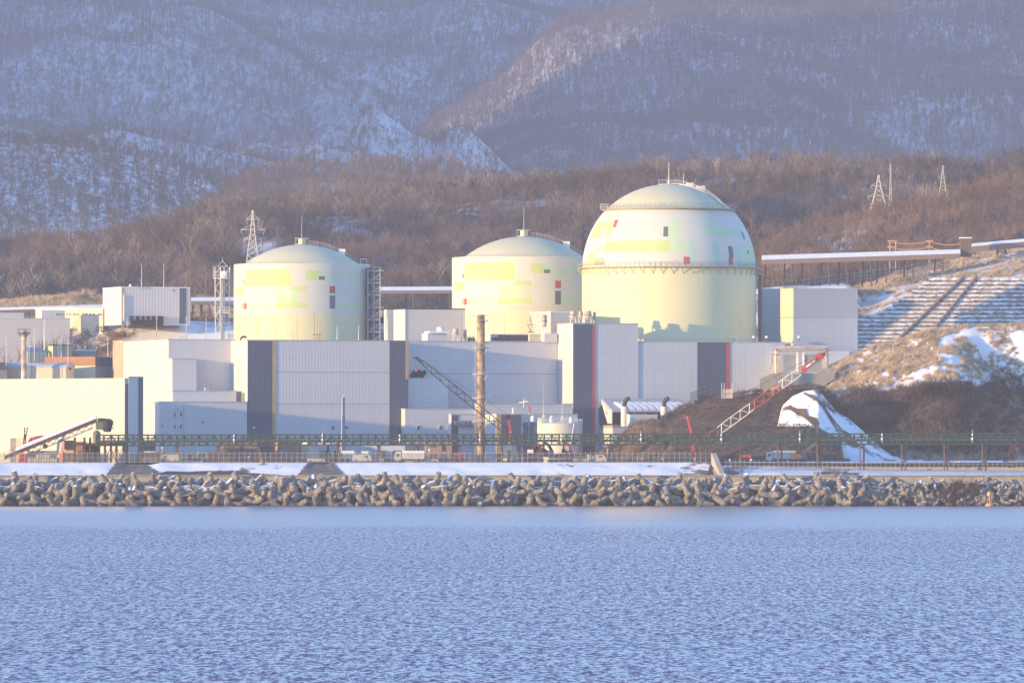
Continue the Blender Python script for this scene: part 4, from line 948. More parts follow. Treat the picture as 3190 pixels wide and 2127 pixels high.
# --- green conveyor bridge
T = thing('conveyor_bridge', P(330, 1858), 'long green lattice conveyor bridge on rusty legs crossing in front of the plant', 'conveyor')
Ya, Yb = 1862, 1852; A = Vector((X(300, Ya), Ya, Z(1387, Ya))); B = Vector((X(3330, Yb), Yb, Z(1382, Yb))); H_ = 2.45; Wd = 2.2; n = 132
du = (B - A) / n
rail = MB(); lat = MB()
for dy in (0, Wd):
    for h, t in ((0, .38), (H_, .36), (H_ * .30, .16), (H_ * .70, .16)): rail.bar(A + Vector((0, dy, h)), B + Vector((0, dy, h)), t)
part('chord', rail, greenp, T)
for i in range(n + 1):
    p = A + du * i
    for dy in (0, Wd):
        lat.bar(p + Vector((0, dy, 0)), p + Vector((0, dy, H_ + .12)), .30)
        if i < n: lat.bar(p + Vector((0, dy, 0 if i % 2 else H_)), p + du + Vector((0, dy, H_ if i % 2 else 0)), .16)
    lat.bar(p, p + Vector((0, Wd, 0)), .18)
    for dy in (0,):
        lat.bar(p + Vector((0, dy - .5, H_)), p + Vector((0, dy - .5, H_ + .5)), .05)
part('lattice', lat, greenp, T)
f = MB(); f.obox(A + Vector((0, .4, .75)), B - A, (0, 1.4, 0), (0, 0, .55)); f.obox(A + Vector((0, .2, 1.55)), B - A, (0, .3, 0), (0, 0, .3)); part('belt', f, greenl, T)
f = MB(); f.obox(A + Vector((0, .1, -.12)), B - A, (0, 2.0, 0), (0, 0, .12)); part('deck', f, mat('deck_steel', (.10, .085, .08), .7), T)
def zdk(x): t = (x - A.x) / (B.x - A.x); return A + (B - A) * t
legpx = [441, 549, 678, 804, 928, 1053, 1180, 1303, 1430, 1683, 1807, 1931, 2055, 2180, 2305]
for px in legpx:
    x_ = X(px, 1858); q_ = zdk(x_); f = MB(); f.box(x_ - .36, x_ + .36, q_.y + .1, q_.y + .6, G - .2, q_.z + .0); f.box(x_ - .30, x_ + .30, q_.y + 1.7, q_.y + 2.1, G - .2, q_.z); f.box(x_ - .5, x_ + .5, q_.y, q_.y + 2.2, q_.z - .55, q_.z - .15)
    part('leg', f, rust, T)
for px in (2428, 2550, 2684, 2813, 2945, 3063, 3200, 3320):
    x_ = X(px, 1856); q_ = zdk(x_); f = MB()
    f.box(x_ - .60, x_ - .25, q_.y, q_.y + .4, 6.5, q_.z); f.box(x_ + .30, x_ + .72, q_.y + .6, q_.y + 1.0, 6.5, q_.z); f.box(x_ - .6, x_ + .7, q_.y + .4, q_.y + .6, q_.z - 1, q_.z - .6); f.box(x_ - .6, x_ + .7, q_.y + .4, q_.y + .6, 10, 10.4)
    part('leg', f, mat('brown_leg_paint', (.14, .085, .075), .7), T)
for k, px in enumerate((728, 1004, 1245, 1495, 1748, 1996, 2246, 2490, 2745, 3025)):
    q_ = zdk(X(px, 1858)) + Vector((0, -.45, 0)); f = MB(); f.tube(q_ + Vector((0, 0, .3)), q_ + Vector((0, 0, 3.4 if k % 2 else 2.6)), .05, n=5)
    f.lathe(q_ + Vector((0, 0, .9)), [(.01, 0), (.22, .1), (.26, .5), (.1, .7)], 8); f.lathe(q_ + Vector((0, 0, 2.0)), [(.01, 0), (.2, .12), (.2, .4), (.05, .55)], 8); part('lamp', f, whp, T)
# --- inclined snow covered conveyor on the left with its head house
T = thing('inclined_conveyor', P(20, 1868), 'sloping conveyor gallery with snow on its roof rising to a dark green head house', 'conveyor')
Yc = 1866; a = W(14, 1432, Yc); b_ = W(300, 1316, Yc); d = (b_ - a); up = Vector((0, 0, 1)); L_ = d.length
f = MB(); f.prism([a + up * .1, b_ + up * .1, b_ + up * 1.0, a + up * 1.0], (0, 2.6, 0)); part('gallery', f, rust, T)
f = MB(); a2 = a + d * .12
for (s0, s1) in ((1.0, 1.9),): f.prism([a2 + Vector((0, -.15, 1.0)), a2 + Vector((0, 1.2, 1.95)), a2 + Vector((0, 2.8, 1.0))], d * .88)
part('snowy_roof', f, snowm, T)
f = MB(); a3 = a + Vector((0, -.3, 1.0)); f.bar(a3 + up * .9, b_ + Vector((0, -.3, 1.9)), .07)
for i in range(24): p = a3 + d * i / 23; f.bar(p, p + up * .95, .05)
part('handrail', f, rust, T)
f = MB()
for i in range(18):
    p = a + d * (.25 + i * .04); q_ = a + d * (.25 + (i + 1) * .04)
    f.bar(p + up * (-1.0), q_ + up * (-1.0), .22); f.bar(p + up * (-1.0 if i % 2 else .1), q_ + up * (.1 if i % 2 else -1.0), .16)
part('under_truss', f, dsteel, T)
f = MB(); h0 = W(300, 1340, Yc)
f.box(X(298, Yc), X(322, Yc), Yc - .4, Yc + 3, Z(1338, Yc), Z(1312, Yc)); part('head_house', f, mat('moss_green_paint', (.11, .15, .09), .7), T)
f = MB(); f.box(X(304, Yc), X(328, Yc), Yc - .6, Yc + 3, Z(1314, Yc), Z(1302, Yc)); f.lathe(W(334, 1345, Yc + .5), [(.9, 0), (1.3, 1.5), (1.5, 2.6), (.8, 3.2)], 12); part('drive_drum', f, dsteel, T)
f = MB(); f.lathe(W(301, 1380, Yc - .2), [(.8, 0), (.95, 1.2), (.95, 2.5), (.4, 3.1)], 12); part('chute', f, mat('grey_brown_paint', (.18, .15, .14), .7), T)
f = MB(); z_ = Z(1332, Yc); f.box(X(320, Yc), X(354, Yc), Yc - 1, Yc + 2, z_ - .2, z_)
for px in (338, 345, 353): p = W(px, 1332, Yc - 1); f.bar(p, p + up * 1.5, .08)
f.bar(W(338, 1332, Yc - 1) + up * 1.4, W(353, 1332, Yc - 1) + up * 1.4, .08); part('platform', f, dsteel, T)
for px in (232, 262, 280, 326, 345, 362, 384):
    f = MB(); zt_ = Z(1362 + (8 if px > 300 else 0), Yc)
    for dy in (0, 2.2): f.box(X(px, Yc) - .22, X(px, Yc) + .22, Yc + dy, Yc + dy + .4, G - .2, zt_)
    f.bar((X(px, Yc), Yc + .2, G + 1), (X(px, Yc), Yc + 2.2, zt_ - .5), .15); part('trestle_leg', f, rust, T)
f = MB()
for pa, pb in ((326, 345), (345, 362), (362, 384)):
    f.bar(P(pa, Yc, G), P(pb, Yc, 14), .16); f.bar(P(pb, Yc, G), P(pa, Yc, 14), .16)
f.box(X(232, Yc), X(392, Yc), Yc, Yc + 2.4, 14.2, 14.8); part('cross_bracing', f, rust, T)
f = MB(); f.box(X(258, Yc + 4), X(312, Yc + 4), Yc + 3.2, Yc + 5, G, 14.4); part('hopper', f, navy, T)
f = MB(); f.box(X(200, Yc), X(232, Yc), Yc + .2, Yc + 2.6, 13.2, 15.4); part('drive_house', f, dsteel, T)
# --- tall chimney
def chimney(px, Y, y0, y1, r, decks, label, m, bands=True):
    c = P(px, Y); z0_, z1_ = G - .3, Z(y0, Y); T = thing('chimney', c, label, 'chimney')
    f = MB(); n_ = 26; prof = [(r * (1 + .05 * (1 - i / n_)), z0_ + (z1_ - z0_) * i / n_) for i in range(n_ + 1)]; f.lathe((c.x, c.y, 0), prof + [(r * .75, z1_), (r * .75, z1_ - 1)], 24); part('flue', f, m, T, smooth=True)
    if bands:
        f = MB()
        for i in range(1, 22): z = z0_ + (z1_ - z0_) * i / 22; f.lathe((c.x, c.y, z), [(r * 1.04, -.08), (r * 1.09, -.08), (r * 1.09, .08), (r * 1.04, .08)], 24)
        part('stiffener_rings', f, m, T)
    for yd in decks:
        z = Z(yd, Y); f = MB(); f.lathe((c.x, c.y, z), [(r, -.12), (r + 1.15, -.12), (r + 1.15, .06), (r, .06)], 20); f.lathe((c.x, c.y, z + 1.1), [(r + 1.1, 0), (r + 1.18, .05), (r + 1.1, .1)], 20)
        for k in range(10):
            a = k * math.pi / 5; p = Vector((c.x + (r + 1.1) * math.cos(a), c.y + (r + 1.1) * math.sin(a), z)); f.bar(p, p + Vector((0, 0, 1.15)), .07)
            if k % 2: f.bar(p, Vector((c.x + r * math.cos(a), c.y + r * math.sin(a), z - 1.7)), .12)
        part('gallery', f, roofm if bands else rust, T)
    f = MB()
    for dx in (-.3, .3): f.bar((c.x - r - .45, c.y - .5 + dx, G), (c.x - r - .45, c.y - .5 + dx, z1_ - 1), .07)
    for k in range(int((z1_ - G) / .8)): f.bar((c.x - r - .45, c.y - .8, G + k * .8), (c.x - r - .45, c.y - .2, G + k * .8), .07)
    part('ladder', f, whp, T)
chimney(1498, 1924, 980, 1405, .99, (998, 1083, 1165, 1240, 1312), 'tall sooty tan steel chimney with ring galleries in the middle of the plant', tanm)
def small_chimney():
    Y = 1990; c = P(74, Y); T = thing('chimney', c, 'short cream chimney with a rusty ring gallery behind the left warehouse', 'chimney'); r = .72
    f = MB(); f.lathe((c.x, c.y, 0), [(r, G), (r, Z(1028, Y)), (r * .7, Z(1028, Y))], 18); part('flue', f, mat('stained_cream', (.60, .52, .44), .7, 0, .3, .6), T, smooth=True)
    z = Z(1037, Y); f = MB(); f.lathe((c.x, c.y, z), [(r, -.15), (1.75, -.15), (1.75, .1), (r, .1)], 18); f.lathe((c.x, c.y, z + .9), [(1.7, 0), (1.8, .06), (1.7, .1)], 18)
    for k in range(8): a = k * math.pi / 4; p = Vector((c.x + 1.7 * math.cos(a), c.y + 1.7 * math.sin(a), z)); f.bar(p, p + Vector((0, 0, .95)), .07); f.bar(p, (c.x + r * math.cos(a), c.y + r * math.sin(a), z - 1.0), .1)
    part('gallery', f, rust, T)
    f = MB(); 
    for dx in (0, .45): f.bar((c.x + r + .3 + dx, c.y - .5, G), (c.x + r + .3 + dx, c.y - .5, z), .06)
    for k in range(40): f.bar((c.x + r + .3, c.y - .5, G + 3 + k * .75), (c.x + r + .75, c.y - .5, G + 3 + k * .75), .06)
    part('ladder', f, whp, T)
small_chimney()
# --- storage tank
def tank(px, Y, rp, ytop, label):
    r = rp / F * Y; c = P(px, Y); z1_ = Z(ytop, Y); T = thing('storage_tank', c, label, 'tank')
    f = MB(); f.lathe((c.x, c.y, 0), [(r, G), (r, z1_), (r * .9, z1_ + .15), (.01, z1_ + .5)], 48); part('shell', f, clad('tank_white', (.64, .60, .54), corr=0, pw=4, ph=2.4, seam=.9), T, smooth=True)
    f = MB()
    for h in (.55, 1.1): f.lathe((c.x, c.y, z1_ + h), [(r, 0), (r + .07, .04), (r, .08)], 48)
    for k in range(48): a = 2 * math.pi * k / 48; p = Vector((c.x + r * math.sin(a), c.y - r * math.cos(a), z1_)); f.bar(p, p + Vector((0, 0, 1.15)), .06)
    part('railing', f, whp, T)
    for dx in (-2.3, 2.6):
        f = MB(); f.lathe((c.x + dx, c.y - r * .5, z1_ + .2), [(.5, 0), (.55, .9), (.4, 1.35), (.01, 1.5)], 12); part('breather_vent', f, whp, T, smooth=True)
    f = MB(); p = Vector((c.x + .4, c.y - r * .6, z1_ + .2)); f.tube(p, p + Vector((0, 0, 3.4)), .06, n=5); f.bar(p + Vector((-.6, 0, 0)), p + Vector((0, 0, 2.0)), .14); f.bar(p + Vector((.5, 0, 0)), p + Vector((0, 0, 2.0)), .14); f.tube(p + Vector((0, 0, 3.4)), p + Vector((0, 0, 9.5)), .035, n=4); part('mast', f, whp, T)
    f = MB(); a = .62; q_ = [Vector((c.x + (r + .35) * math.sin(a - i * .02), c.y - (r + .35) * math.cos(a - i * .02), z1_ - i * .55)) for i in range(12)]; f.path(q_, .14, 6); f.lathe(q_[3] + Vector((0, -.2, 0)), [(.01, -.3), (.35, 0), (.01, .3)], 10); part('overflow_pipe', f, whp, T)
tank(1746, 1906, 68, 1319, 'big white cylindrical storage tank with railed roof right of the chimney')
tank(1688, 1930, 15, 1315, 'slim pale tank peeping out at the left edge of the big white tank')
# --- lattice crane (black)
def lattice(f, a, b_, w0, w1, n_, t, side=Vector((0, 1, 0))):
    d = b_ - a; u = d.normalized(); v = side; w_ = u.cross(v).normalized()
    def c(i, s, q_): k = i / n_; ww = w0 + (w1 - w0) * min(1, 3.5 * min(k + .02, 1.02 - k)); return a + d * k + v * ww / 2 * s + w_ * ww / 2 * q_
    for i in range(n_):
        for s in (-1, 1):
            for q_ in (-1, 1): f.bar(c(i, s, q_), c(i + 1, s, q_), t)
        z_ = 1 if i % 2 else -1
        for s in (-1, 1): f.bar(c(i, s, z_), c(i + 1, s, -z_), t * .62); f.bar(c(i, z_, s), c(i + 1, -z_, s), t * .62)
    return f
def black_crane():
    Y = 1885; foot = P(1648, Y, Z(1400, Y)); tip = W(1312, 1126, Y); T = thing('crawler_crane', P(1660, Y), 'black lattice boom crawler crane leaning left across the chimney', 'crane')
    part('boom', lattice(MB(), foot, tip, .7, 1.55, 26, .25), dsteel, T)
    f = MB(); d = (tip - foot).normalized(); f.obox(tip - d * .2 + Vector((0, -.5, -.5)), d * 1.4, (0, 1, 0), (0, 0, 1.0)); q_ = tip + d * 1.2
    f.lathe(q_ + Vector((-.3, 0, .1)), [(.01, -.35), (.5, -.2), (.5, .2), (.01, .35)], 12); f.bar(q_, W(1286, 1114, Y), .45); part('boom_head', f, dsteel, T)
    f = MB(); m_ = W(1593, 1297, Y); f.tube(tip + Vector((0, 0, .5)), m_, .05, n=4); f.tube(m_, P(1672, Y, Z(1356, Y)), .14, n=4); f.tube(W(1290, 1116, Y), W(1297, 1150, Y), .05, n=4); part('pendant_line', f, dsteel, T)
    f = MB(); f.lathe(W(1297, 1154, Y), [(.01, -.4), (.3, -.1), (.3, .3), (.01, .6)], 8); part('hook_block', f, redp, T)
    f = MB(); f.cbox(P(1668, Y + 1, 11.4), 5.6, 3, 1.9); f.cbox(P(1702, Y + 1, 11.4), 1.6, 3.2, 1.6); part('upper_body', f, dsteel, T)
    f = MB(); f.cbox(P(1652, Y - .6, 11.4), 1.5, 1.3, 1.8); part('cab', f, whp, T)
    for dy in (-1.2, 2.4): f = MB(); f.prism([P(1640, Y + dy, 10.35), P(1646, Y + dy, 10), P(1690, Y + dy, 10), P(1696, Y + dy, 10.35), P(1692, Y + dy, 11.2), P(1644, Y + dy, 11.2)], (0, .8, 0)); part('track', f, rub, T)
    f = MB(); f.bar(P(1668, Y + .5, 13), P(1690, Y + .5, Z(1352, Y)), .2); f.bar(P(1700, Y + .5, 12), P(1690, Y + .5, Z(1352, Y)), .16); part('gantry', f, dsteel, T)
black_crane()
def red_crane():
    Y = 1893; foot = W(2205, 1366, Y); tip = W(2560, 1106, Y); T = thing('crawler_crane', P(2170, Y), 'red and white banded lattice boom crawler crane on the right', 'crane')
    d = tip - foot; ks = [(0, .09, redp), (.10, .385, whp), (.39, .63, redp), (.635, .80, whp), (.805, 1.0, redp)]
    for i, (k0, k1, m_) in enumerate(ks):
        f = MB(); lattice(f, foot + d * k0, foot + d * k1, 1.7 if i else .3, 1.9 if i < 4 else 1.1, max(3, int((k1 - k0) * 26)), .17 if m_ is whp else .17)
        if i == 4:
            s_ = Vector((0, -.9, 0)); dd = d.normalized(); nn = Vector((-dd.z, 0, dd.x)); f.obox(foot + d * .82 + s_ - nn * .8, d * .08, nn * 1.1, (0, 1.8, 0)); f.obox(foot + d * .955 + s_ - nn * .7, d * .05, nn * 1.3, (0, 1.8, 0))
        part('boom_section', f, m_, T)
    f = MB(); dd = d.normalized(); nn = Vector((-dd.z, 0, dd.x)); f.obox(foot + d * .86 + Vector((0, -1.05, 0)) - nn * .3, d * .075, nn * .45, (0, .1, 0)); part('name_plate', f, whp, T)
    f = MB()
    for k in (.90, .915, .935, .95): f.obox(foot + d * k + Vector((0, -1.1, 0)) - nn * .5, d * .006, nn * .9, (0, .1, 0))
    part('hazard_marking', f, rub, T)
    f = MB(); f.lathe(tip + dd * .4 + Vector((0, 0, -.1)), [(.01, -.5), (.6, -.4), (.6, .4), (.01, .5)], 14); f.bar(tip, tip + dd * 1.6, .4); part('boom_head', f, redp, T)
    f = MB(); m_ = W(2325, 1222, Y); f.tube(tip + nn * .8, m_, .06, n=4); f.tube(m_, W(2150, 1300, Y), .04, n=4); f.tube(tip + dd * .5, W(2572, 1135, Y), .05, n=4); part('pendant_line', f, dsteel, T)
    f = MB(); f.bar(P(2200, Y, 12), W(2185, 1372, Y), .35); f.bar(P(2150, Y, 12.6), W(2185, 1372, Y), .3); f.bar(W(2150, 1378, Y), W(2178, 1384, Y), .2); part('gantry', f, redp, T)
    f = MB(); f.cbox(P(2165, Y + 1, 11.3), 8.5, 3.2, 2.0); part('upper_body', f, mat('maroon_paint', (.20, .045, .06), .5), T)
    f = MB(); f.cbox(P(2092, Y + 1, 11.3), 4.4, 3.2, 4.6); f.cbox(P(2077, Y + .4, 11.3), .9, 2.0, 4.4); part('counterweight', f, navy, T)
    f = MB(); f.cbox(P(2205, Y - 1, 11.3), 1.9, 1.6, 2.2); part('cab', f, redp, T)
    for dy in (-1.6, 2.6): f = MB(); f.prism([P(2120, Y + dy, 10.4), P(2127, Y + dy, 10), P(2205, Y + dy, 10), P(2212, Y + dy, 10.4), P(2207, Y + dy, 11.3), P(2125, Y + dy, 11.3)], (0, .9, 0)); part('track', f, rub, T)
red_crane()
# blue mobile crane with raised telescopic boom
def blue_crane():
    Y = 1888; T = thing('mobile_crane', P(1076, Y), 'white mobile crane with a blue telescopic boom raised straight up', 'crane'); x0 = X(1071, Y)
    for i, (z0_, z1_, t) in enumerate(((12.4, 17.5, .42), (17.3, 21.5, .34), (21.3, 26.0, .27))):
        f = MB(); f.obox((x0 - t, Y - t, z0_), (2 * t, 0, 0), (0, 2 * t, 0), (0, 0, z1_ - z0_)); part('boom_section', f, bluep, T)
        f = MB(); f.tube((x0 - t - .15, Y, z0_), (x0 - t - .15, Y, z1_), .09, n=5); part('hoist_pipe', f, whp, T)
    f = MB(); f.path([(x0, Y, 26.0), (x0 - .2, Y, 26.8), (x0 - .8, Y, 27.1)], .22, 6); part('boom_head', f, steel, T)
    f = MB(); f.bar((x0 - 1.4, Y, 11.6), (x0 - .3, Y, 17.2), .3); part('lift_cylinder', f, whp, T)
    f = MB(); f.cbox((x0 + 1.1, Y, 11.5), 3.0, 2.4, 1.4); f.cbox((x0 + 2.6, Y, 10.7), 7.0, 2.5, .8); part('carrier', f, whp, T)
    f = MB(); f.cbox((x0 + 5.2, Y, 11.5), 1.7, 2.4, 1.3); part('cab', f, whp, T)
    for dx in (-.2, 1.2, 4.0, 5.2): f = MB(); f.tube((x0 + dx, Y - 1.3, 10.5), (x0 + dx, Y - .9, 10.5), .5, n=14); part('wheel', f, rub, T)
blue_crane()
# --- excavators
def excavator(px, Y, label, face, pts_boom, col=redp, zb=G, cabm=None, body=True):
    """pts_boom: (boom root, boom knee, boom end, stick end) in photo coordinates"""
    T = thing('excavator', P(px, Y, zb), label, 'excavator', 'excavators in the yard'); x0 = X(px, Y); s = face
    for dy in (-1.2, .8):
        f = MB(); f.prism([(x0 - 2.1, Y + dy, zb + .4), (x0 - 1.7, Y + dy, zb), (x0 + 1.7, Y + dy, zb), (x0 + 2.1, Y + dy, zb + .4), (x0 + 1.8, Y + dy, zb + .85), (x0 - 1.8, Y + dy, zb + .85)], (0, .6, 0)); part('track', f, rub, T)
    f = MB(); f.prism([(x0 - s * 2.3, Y - 1.1, zb + 1.0), (x0 + s * .9, Y - 1.1, zb + 1.0), (x0 + s * .9, Y - 1.1, zb + 1.9), (x0 - s * 1.2, Y - 1.1, zb + 2.2), (x0 - s * 2.4, Y - 1.1, zb + 2.0)], (0, 2.3, 0)); part('engine_housing', f, col, T)
    f = MB(); f.prism([(x0 + s * .3, Y - 1.2, zb + 1.0), (x0 + s * 1.8, Y - 1.2, zb + 1.0), (x0 + s * 1.5, Y - 1.2, zb + 2.8), (x0 + s * .4, Y - 1.2, zb + 2.85)], (0, 1.0, 0)); part('cab', f, cabm or winm, T)
    W_ = [W(a, b, Y + .2) for a, b in pts_boom]
    def limb(name, a, b, ta, tb, m_):
        d = (b - a).normalized(); n_ = Vector((-d.z, 0, d.x)); f = MB(); f.prism([a - n_ * ta, b - n_ * tb, b + n_ * tb, a + n_ * ta], (0, .5, 0)); part(name, f, m_, T)
    limb('boom', W_[0], W_[1], .3, .42, col); limb('boom_upper', W_[1], W_[2], .42, .25, col); limb('stick', W_[2], W_[3], .32, .16, col)
    f = MB(); f.bar(W_[0] + (W_[1] - W_[0]) * .2 + Vector((s * .5, -.1, 0)), W_[1] + (W_[2] - W_[1]) * .2, .14); f.bar(W_[1] + (W_[2] - W_[1]) * .3 + Vector((0, 0, .5)), W_[2] + (W_[3] - W_[2]) * .12 + Vector((s * .3, 0, .3)), .12); part('hydraulic_cylinder', f, steel, T)
    e = W_[3]; f = MB(); f.prism([e + Vector((-.3, 0, .3)), e + Vector((.5, 0, .1)), e + Vector((.7, 0, -.6)), e + Vector((.1, 0, -1.0)), e + Vector((-.6, 0, -.6))], (0, .9, 0)); part('bucket', f, dsteel, T)
excavator(2492, 1872, 'orange red excavator with raised arm in front of the spoil heap', 1, [(2506, 1428), (2502, 1410), (2544, 1380), (2549, 1404)], orgp)
excavator(1572, 1876, 'red excavator with its arm raised beside the cream box under the bridge', 1, [(1585, 1412), (1584, 1380), (1590, 1350), (1583, 1294)], redp)
excavator(1730, 1878, 'dark armed excavator reaching left in front of the white tank', -1, [(1722, 1408), (1708, 1385), (1694, 1378), (1692, 1398)], dsteel)
excavator(1776, 1880, 'red excavator right of the tank with folded upright arm', -1, [(1780, 1412), (1772, 1388), (1756, 1374), (1756, 1400)], redp)
excavator(3190, 1868, 'red excavator at the right frame edge with its arm up', -1, [(3186, 1424), (3168, 1396), (3150, 1381), (3142, 1426)], redp, zb=9.5)
excavator(90, 1890, 'red excavator behind the foot of the sloping conveyor', 1, [(88, 1405), (94, 1368), (135, 1358), (140, 1385)], redp)
excavator(1668, 1876, 'small red excavator left of the bridge leg near the tank', 1, [(1672, 1412), (1666, 1396), (1670, 1378), (1672, 1392)], redp)
T = thing('drill_rig', P(78, 1888), 'slender red drilling mast standing left of the sloping conveyor', 'drill rig')
f = MB(); Y = 1888; lattice(f, P(74, Y, 13), W(81, 1330, Y), .9, .5, 8, .16); part('mast', f, rust, T)
f = MB(); f.cbox(P(76, Y, G), 2.8, 2.4, 1.2); part('base', f, redp, T); f = MB(); f.bar(P(66, Y, G), P(78, Y, 17), .25); f.bar(P(88, Y, G), P(78, Y, 17), .25); part('stay', f, redp, T)
T = thing('drill_rig', P(2140, 1900), 'bright red piling pole leaning in front of the spoil heap', 'drill rig'); Y = 1881
f = MB(); f.tube(W(2155, 1352, Y), W(2143, 1302, Y), .35, n=8); f.tube(W(2158, 1378, Y), W(2155, 1352, Y), .3, n=8); part('pole', f, redp, T)
f = MB(); f.lathe(W(2143, 1303, Y), [(.01, -.3), (.55, 0), (.5, .4), (.01, .6)], 10); part('cap', f, redp, T); f = MB(); f.bar(P(2160, Y, G), W(2157, 1370, Y), .7); part('base_frame', f, redp, T)
f = MB(); Y = 1866; f.tube(P(2549, Y, 10), W(2549, 1380, Y), .22, n=8); f.tube(W(2549, 1380, Y), W(2548, 1312, Y), .3, n=8); single('red_post', f, [rust], P(2549, Y), 'dark red post rising through the bridge by the orange excavator', 'post')
# --- containers: stacked boxes
cont_o = clad('container_orange', (.62, .30, .13), yaw=24, rib=.28, corr=1, pw=99, ph=99); cont_b = clad('container_shade_brown', (.20, .15, .12), yaw=24, rib=.28, corr=1, pw=99, ph=99); cont_g = clad('container_shade_grey', (.14, .14, .15), yaw=24, rib=.28, corr=1, pw=99, ph=99)  # brown and grey paint shade onto the long sides of orange-ended boxes
def container(px, Y, level, m_, label, L_=6.05, yaw=24, door=None):
    z = G + level * 2.62; a = math.radians(yaw); u = Vector((math.cos(a), math.sin(a), 0)); v = Vector((-u.y, u.x, 0)); o = P(px, Y, z + .03)
    T = thing('container', o, label, 'container', 'shipping containers in the yard')
    f = MB(); f.obox(o + Vector((0, 0, .12)), u * L_, v * 2.44, (0, 0, 2.42)); part('box', f, m_, T)
    f = MB()
    for du_ in (0, L_ - .14):
        for dv in (-.03, 2.33): f.obox(o + u * du_ + v * dv - u * .02, u * .16, v * .14, (0, 0, 2.58))
    part('corner_posts', f, m_ if m_ is not cont_g else dsteel, T)
    f = MB(); f.obox(o - u * .06 + v * .12 + Vector((0, 0, .2)), u * .05, v * 1.08, (0, 0, 2.25)); part('door', f, door or orgp, T)
    f = MB(); f.obox(o - u * .06 + v * 1.24 + Vector((0, 0, .2)), u * .05, v * 1.08, (0, 0, 2.25)); part('door', f, door or orgp, T)
CL = [(412, 1884, 0, cont_b, 'container with shade-brown sides and orange doors at the bottom of the stack by the slate corner'), (412, 1884, 1, cont_g, 'container with shade-grey sides on top of the stack by the slate corner'),
      (447, 1880, 0, cont_o, 'orange container just right of the two high stack'), (383, 1887, 0, cont_b, 'container with shade-brown sides behind the trestle legs, on the ground'),
      (384, 1887, 1, cont_o, 'orange container stacked behind the trestle cross bracing'), (345, 1889, 1, cont_o, 'orange container raised behind the left trestle legs'), (345, 1889, 0, cont_g, 'container with shade-dark sides under the orange one behind the left trestle legs'),
      (196, 1878, 0, cont_o, 'orange container under the middle of the sloping conveyor'), (206, 1886, 1, cont_o, 'orange container stacked second tier beside the drive house'), (206, 1886, 0, cont_g, 'container with shade-grey sides at the bottom beside the drive house'),
      (818, 1876, 0, cont_b, 'container with shade-brown sides and orange end right of the two storey site office'), (866, 1882, 1, cont_g, 'container with shade-grey sides and orange end above the dull one before the yellow stripe'), (866, 1882, 0, cont_g, 'container with dull shade-grey sides at ground level before the yellow stripe'),
      (636, 1872, 0, cont_o, 'low orange container left of the two storey site office')]
for c_ in CL: container(*c_)
# --- site offices
def office(px0, px1, Y, storeys, m_, label, yaw=6, side=None):
    a = math.radians(yaw); u = Vector((math.cos(a), math.sin(a), 0)); v = Vector((-u.y, u.x, 0)); o = P(px0, Y); L_ = (X(px1, Y) - X(px0, Y)) / math.cos(a); h = 2.65 * storeys
    T = thing('site_office', o, label, 'site office'); f = MB(); f.obox(o, u * L_, v * 5, (0, 0, h)); part('wall', f, m_, T)
    f = MB(); f.obox(o - u * .25 - v * .35 + Vector((0, 0, h)), u * (L_ + .5), v * 5.6, (0, 0, .16)); r_ = part('roof', f, snowm, T)
    if side: f = MB(); f.obox(o - u * .1 + v * .3, u * .09, v * 4.4, (0, 0, h)); part('end_panel', f, side, T)
    for s_ in range(storeys):
        for k in range(int(L_ / 3)):
            w_ = 1.5 if k % 2 == 0 else .95; hh = .9 if k % 2 == 0 else 1.9; z = s_ * 2.65 + (1.1 if k % 2 == 0 else .1); f = MB(); f.obox(o + u * (1.0 + k * 3) - v * .06 + Vector((0, 0, z)), u * w_, v * .06, (0, 0, hh)); part('window' if k % 2 == 0 else 'door', f, winm if k % 2 == 0 else navy, T)
office(696, 800, 1880, 2, brnw, 'two storey brown site office with snow on its roof under the bridge', side=orgp)
office(806, 852, 1888, 2, mat('grey_brown_panel', (.27, .21, .18), .7), 'grey brown two storey cabin behind the containers right of the site office')
office(1326, 1408, 1890, 2, mat('tan_panel', (.33, .24, .18), .7), 'tan site building with thin snowy roof left of the chimney')
office(2945, 2990, 1890, 1, greyb, 'small dark hut by the bluff foot on the right') if False else None
# cream box body building
def simple_shed(px0, px1, Y, y0, m_, label, yaw=10, depth=5, name='storage_shed', cat='shed', roofc=None):
    a = math.radians(yaw); u = Vector((math.cos(a), math.sin(a), 0)); v = Vector((-u.y, u.x, 0)); o = P(px0, Y); L_ = (X(px1, Y) - X(px0, Y)) / math.cos(a); h = Z(y0, Y) - G
    T = thing(name, o, label, cat); f = MB(); f.obox(o + Vector((0, 0, .5)), u * L_, v * depth, (0, 0, h - .5)); part('body', f, m_, T)
    f = MB(); f.obox(o + u * .1 + v * .1, u * (L_ - .2), v * (depth - .2), (0, 0, .5)); part('plinth', f, dsteel, T)
    f = MB(); f.obox(o - u * .1 - v * .1 + Vector((0, 0, h)), u * (L_ + .2), v * (depth + .2), (0, 0, .14)); part('roof', f, roofc or snowm, T)
    f = MB(); f.obox(o + u * L_ * .45 - v * .06 + Vector((0, 0, .55)), u * 1.6, v * .06, (0, 0, min(h - 1, 2.3))); part('door', f, greyb, T); return T
simple_shed(890, 962, 1892, 1378, mat('cream_panel', (.66, .60, .48), .6), 'big cream box shed catching the sun under the bridge', yaw=-34, depth=4)
simple_shed(955, 1052, 1900, 1382, clad('lilac_shed', (.52, .50, .53), yaw=4), 'low lilac grey shed behind the conifer bushes', yaw=4)
simple_shed(1567, 1594, 1874, 1390, mat('cream_box', (.68, .62, .46), .6), 'small cream cabin at the foot of the red arm', yaw=-30, depth=2.2)
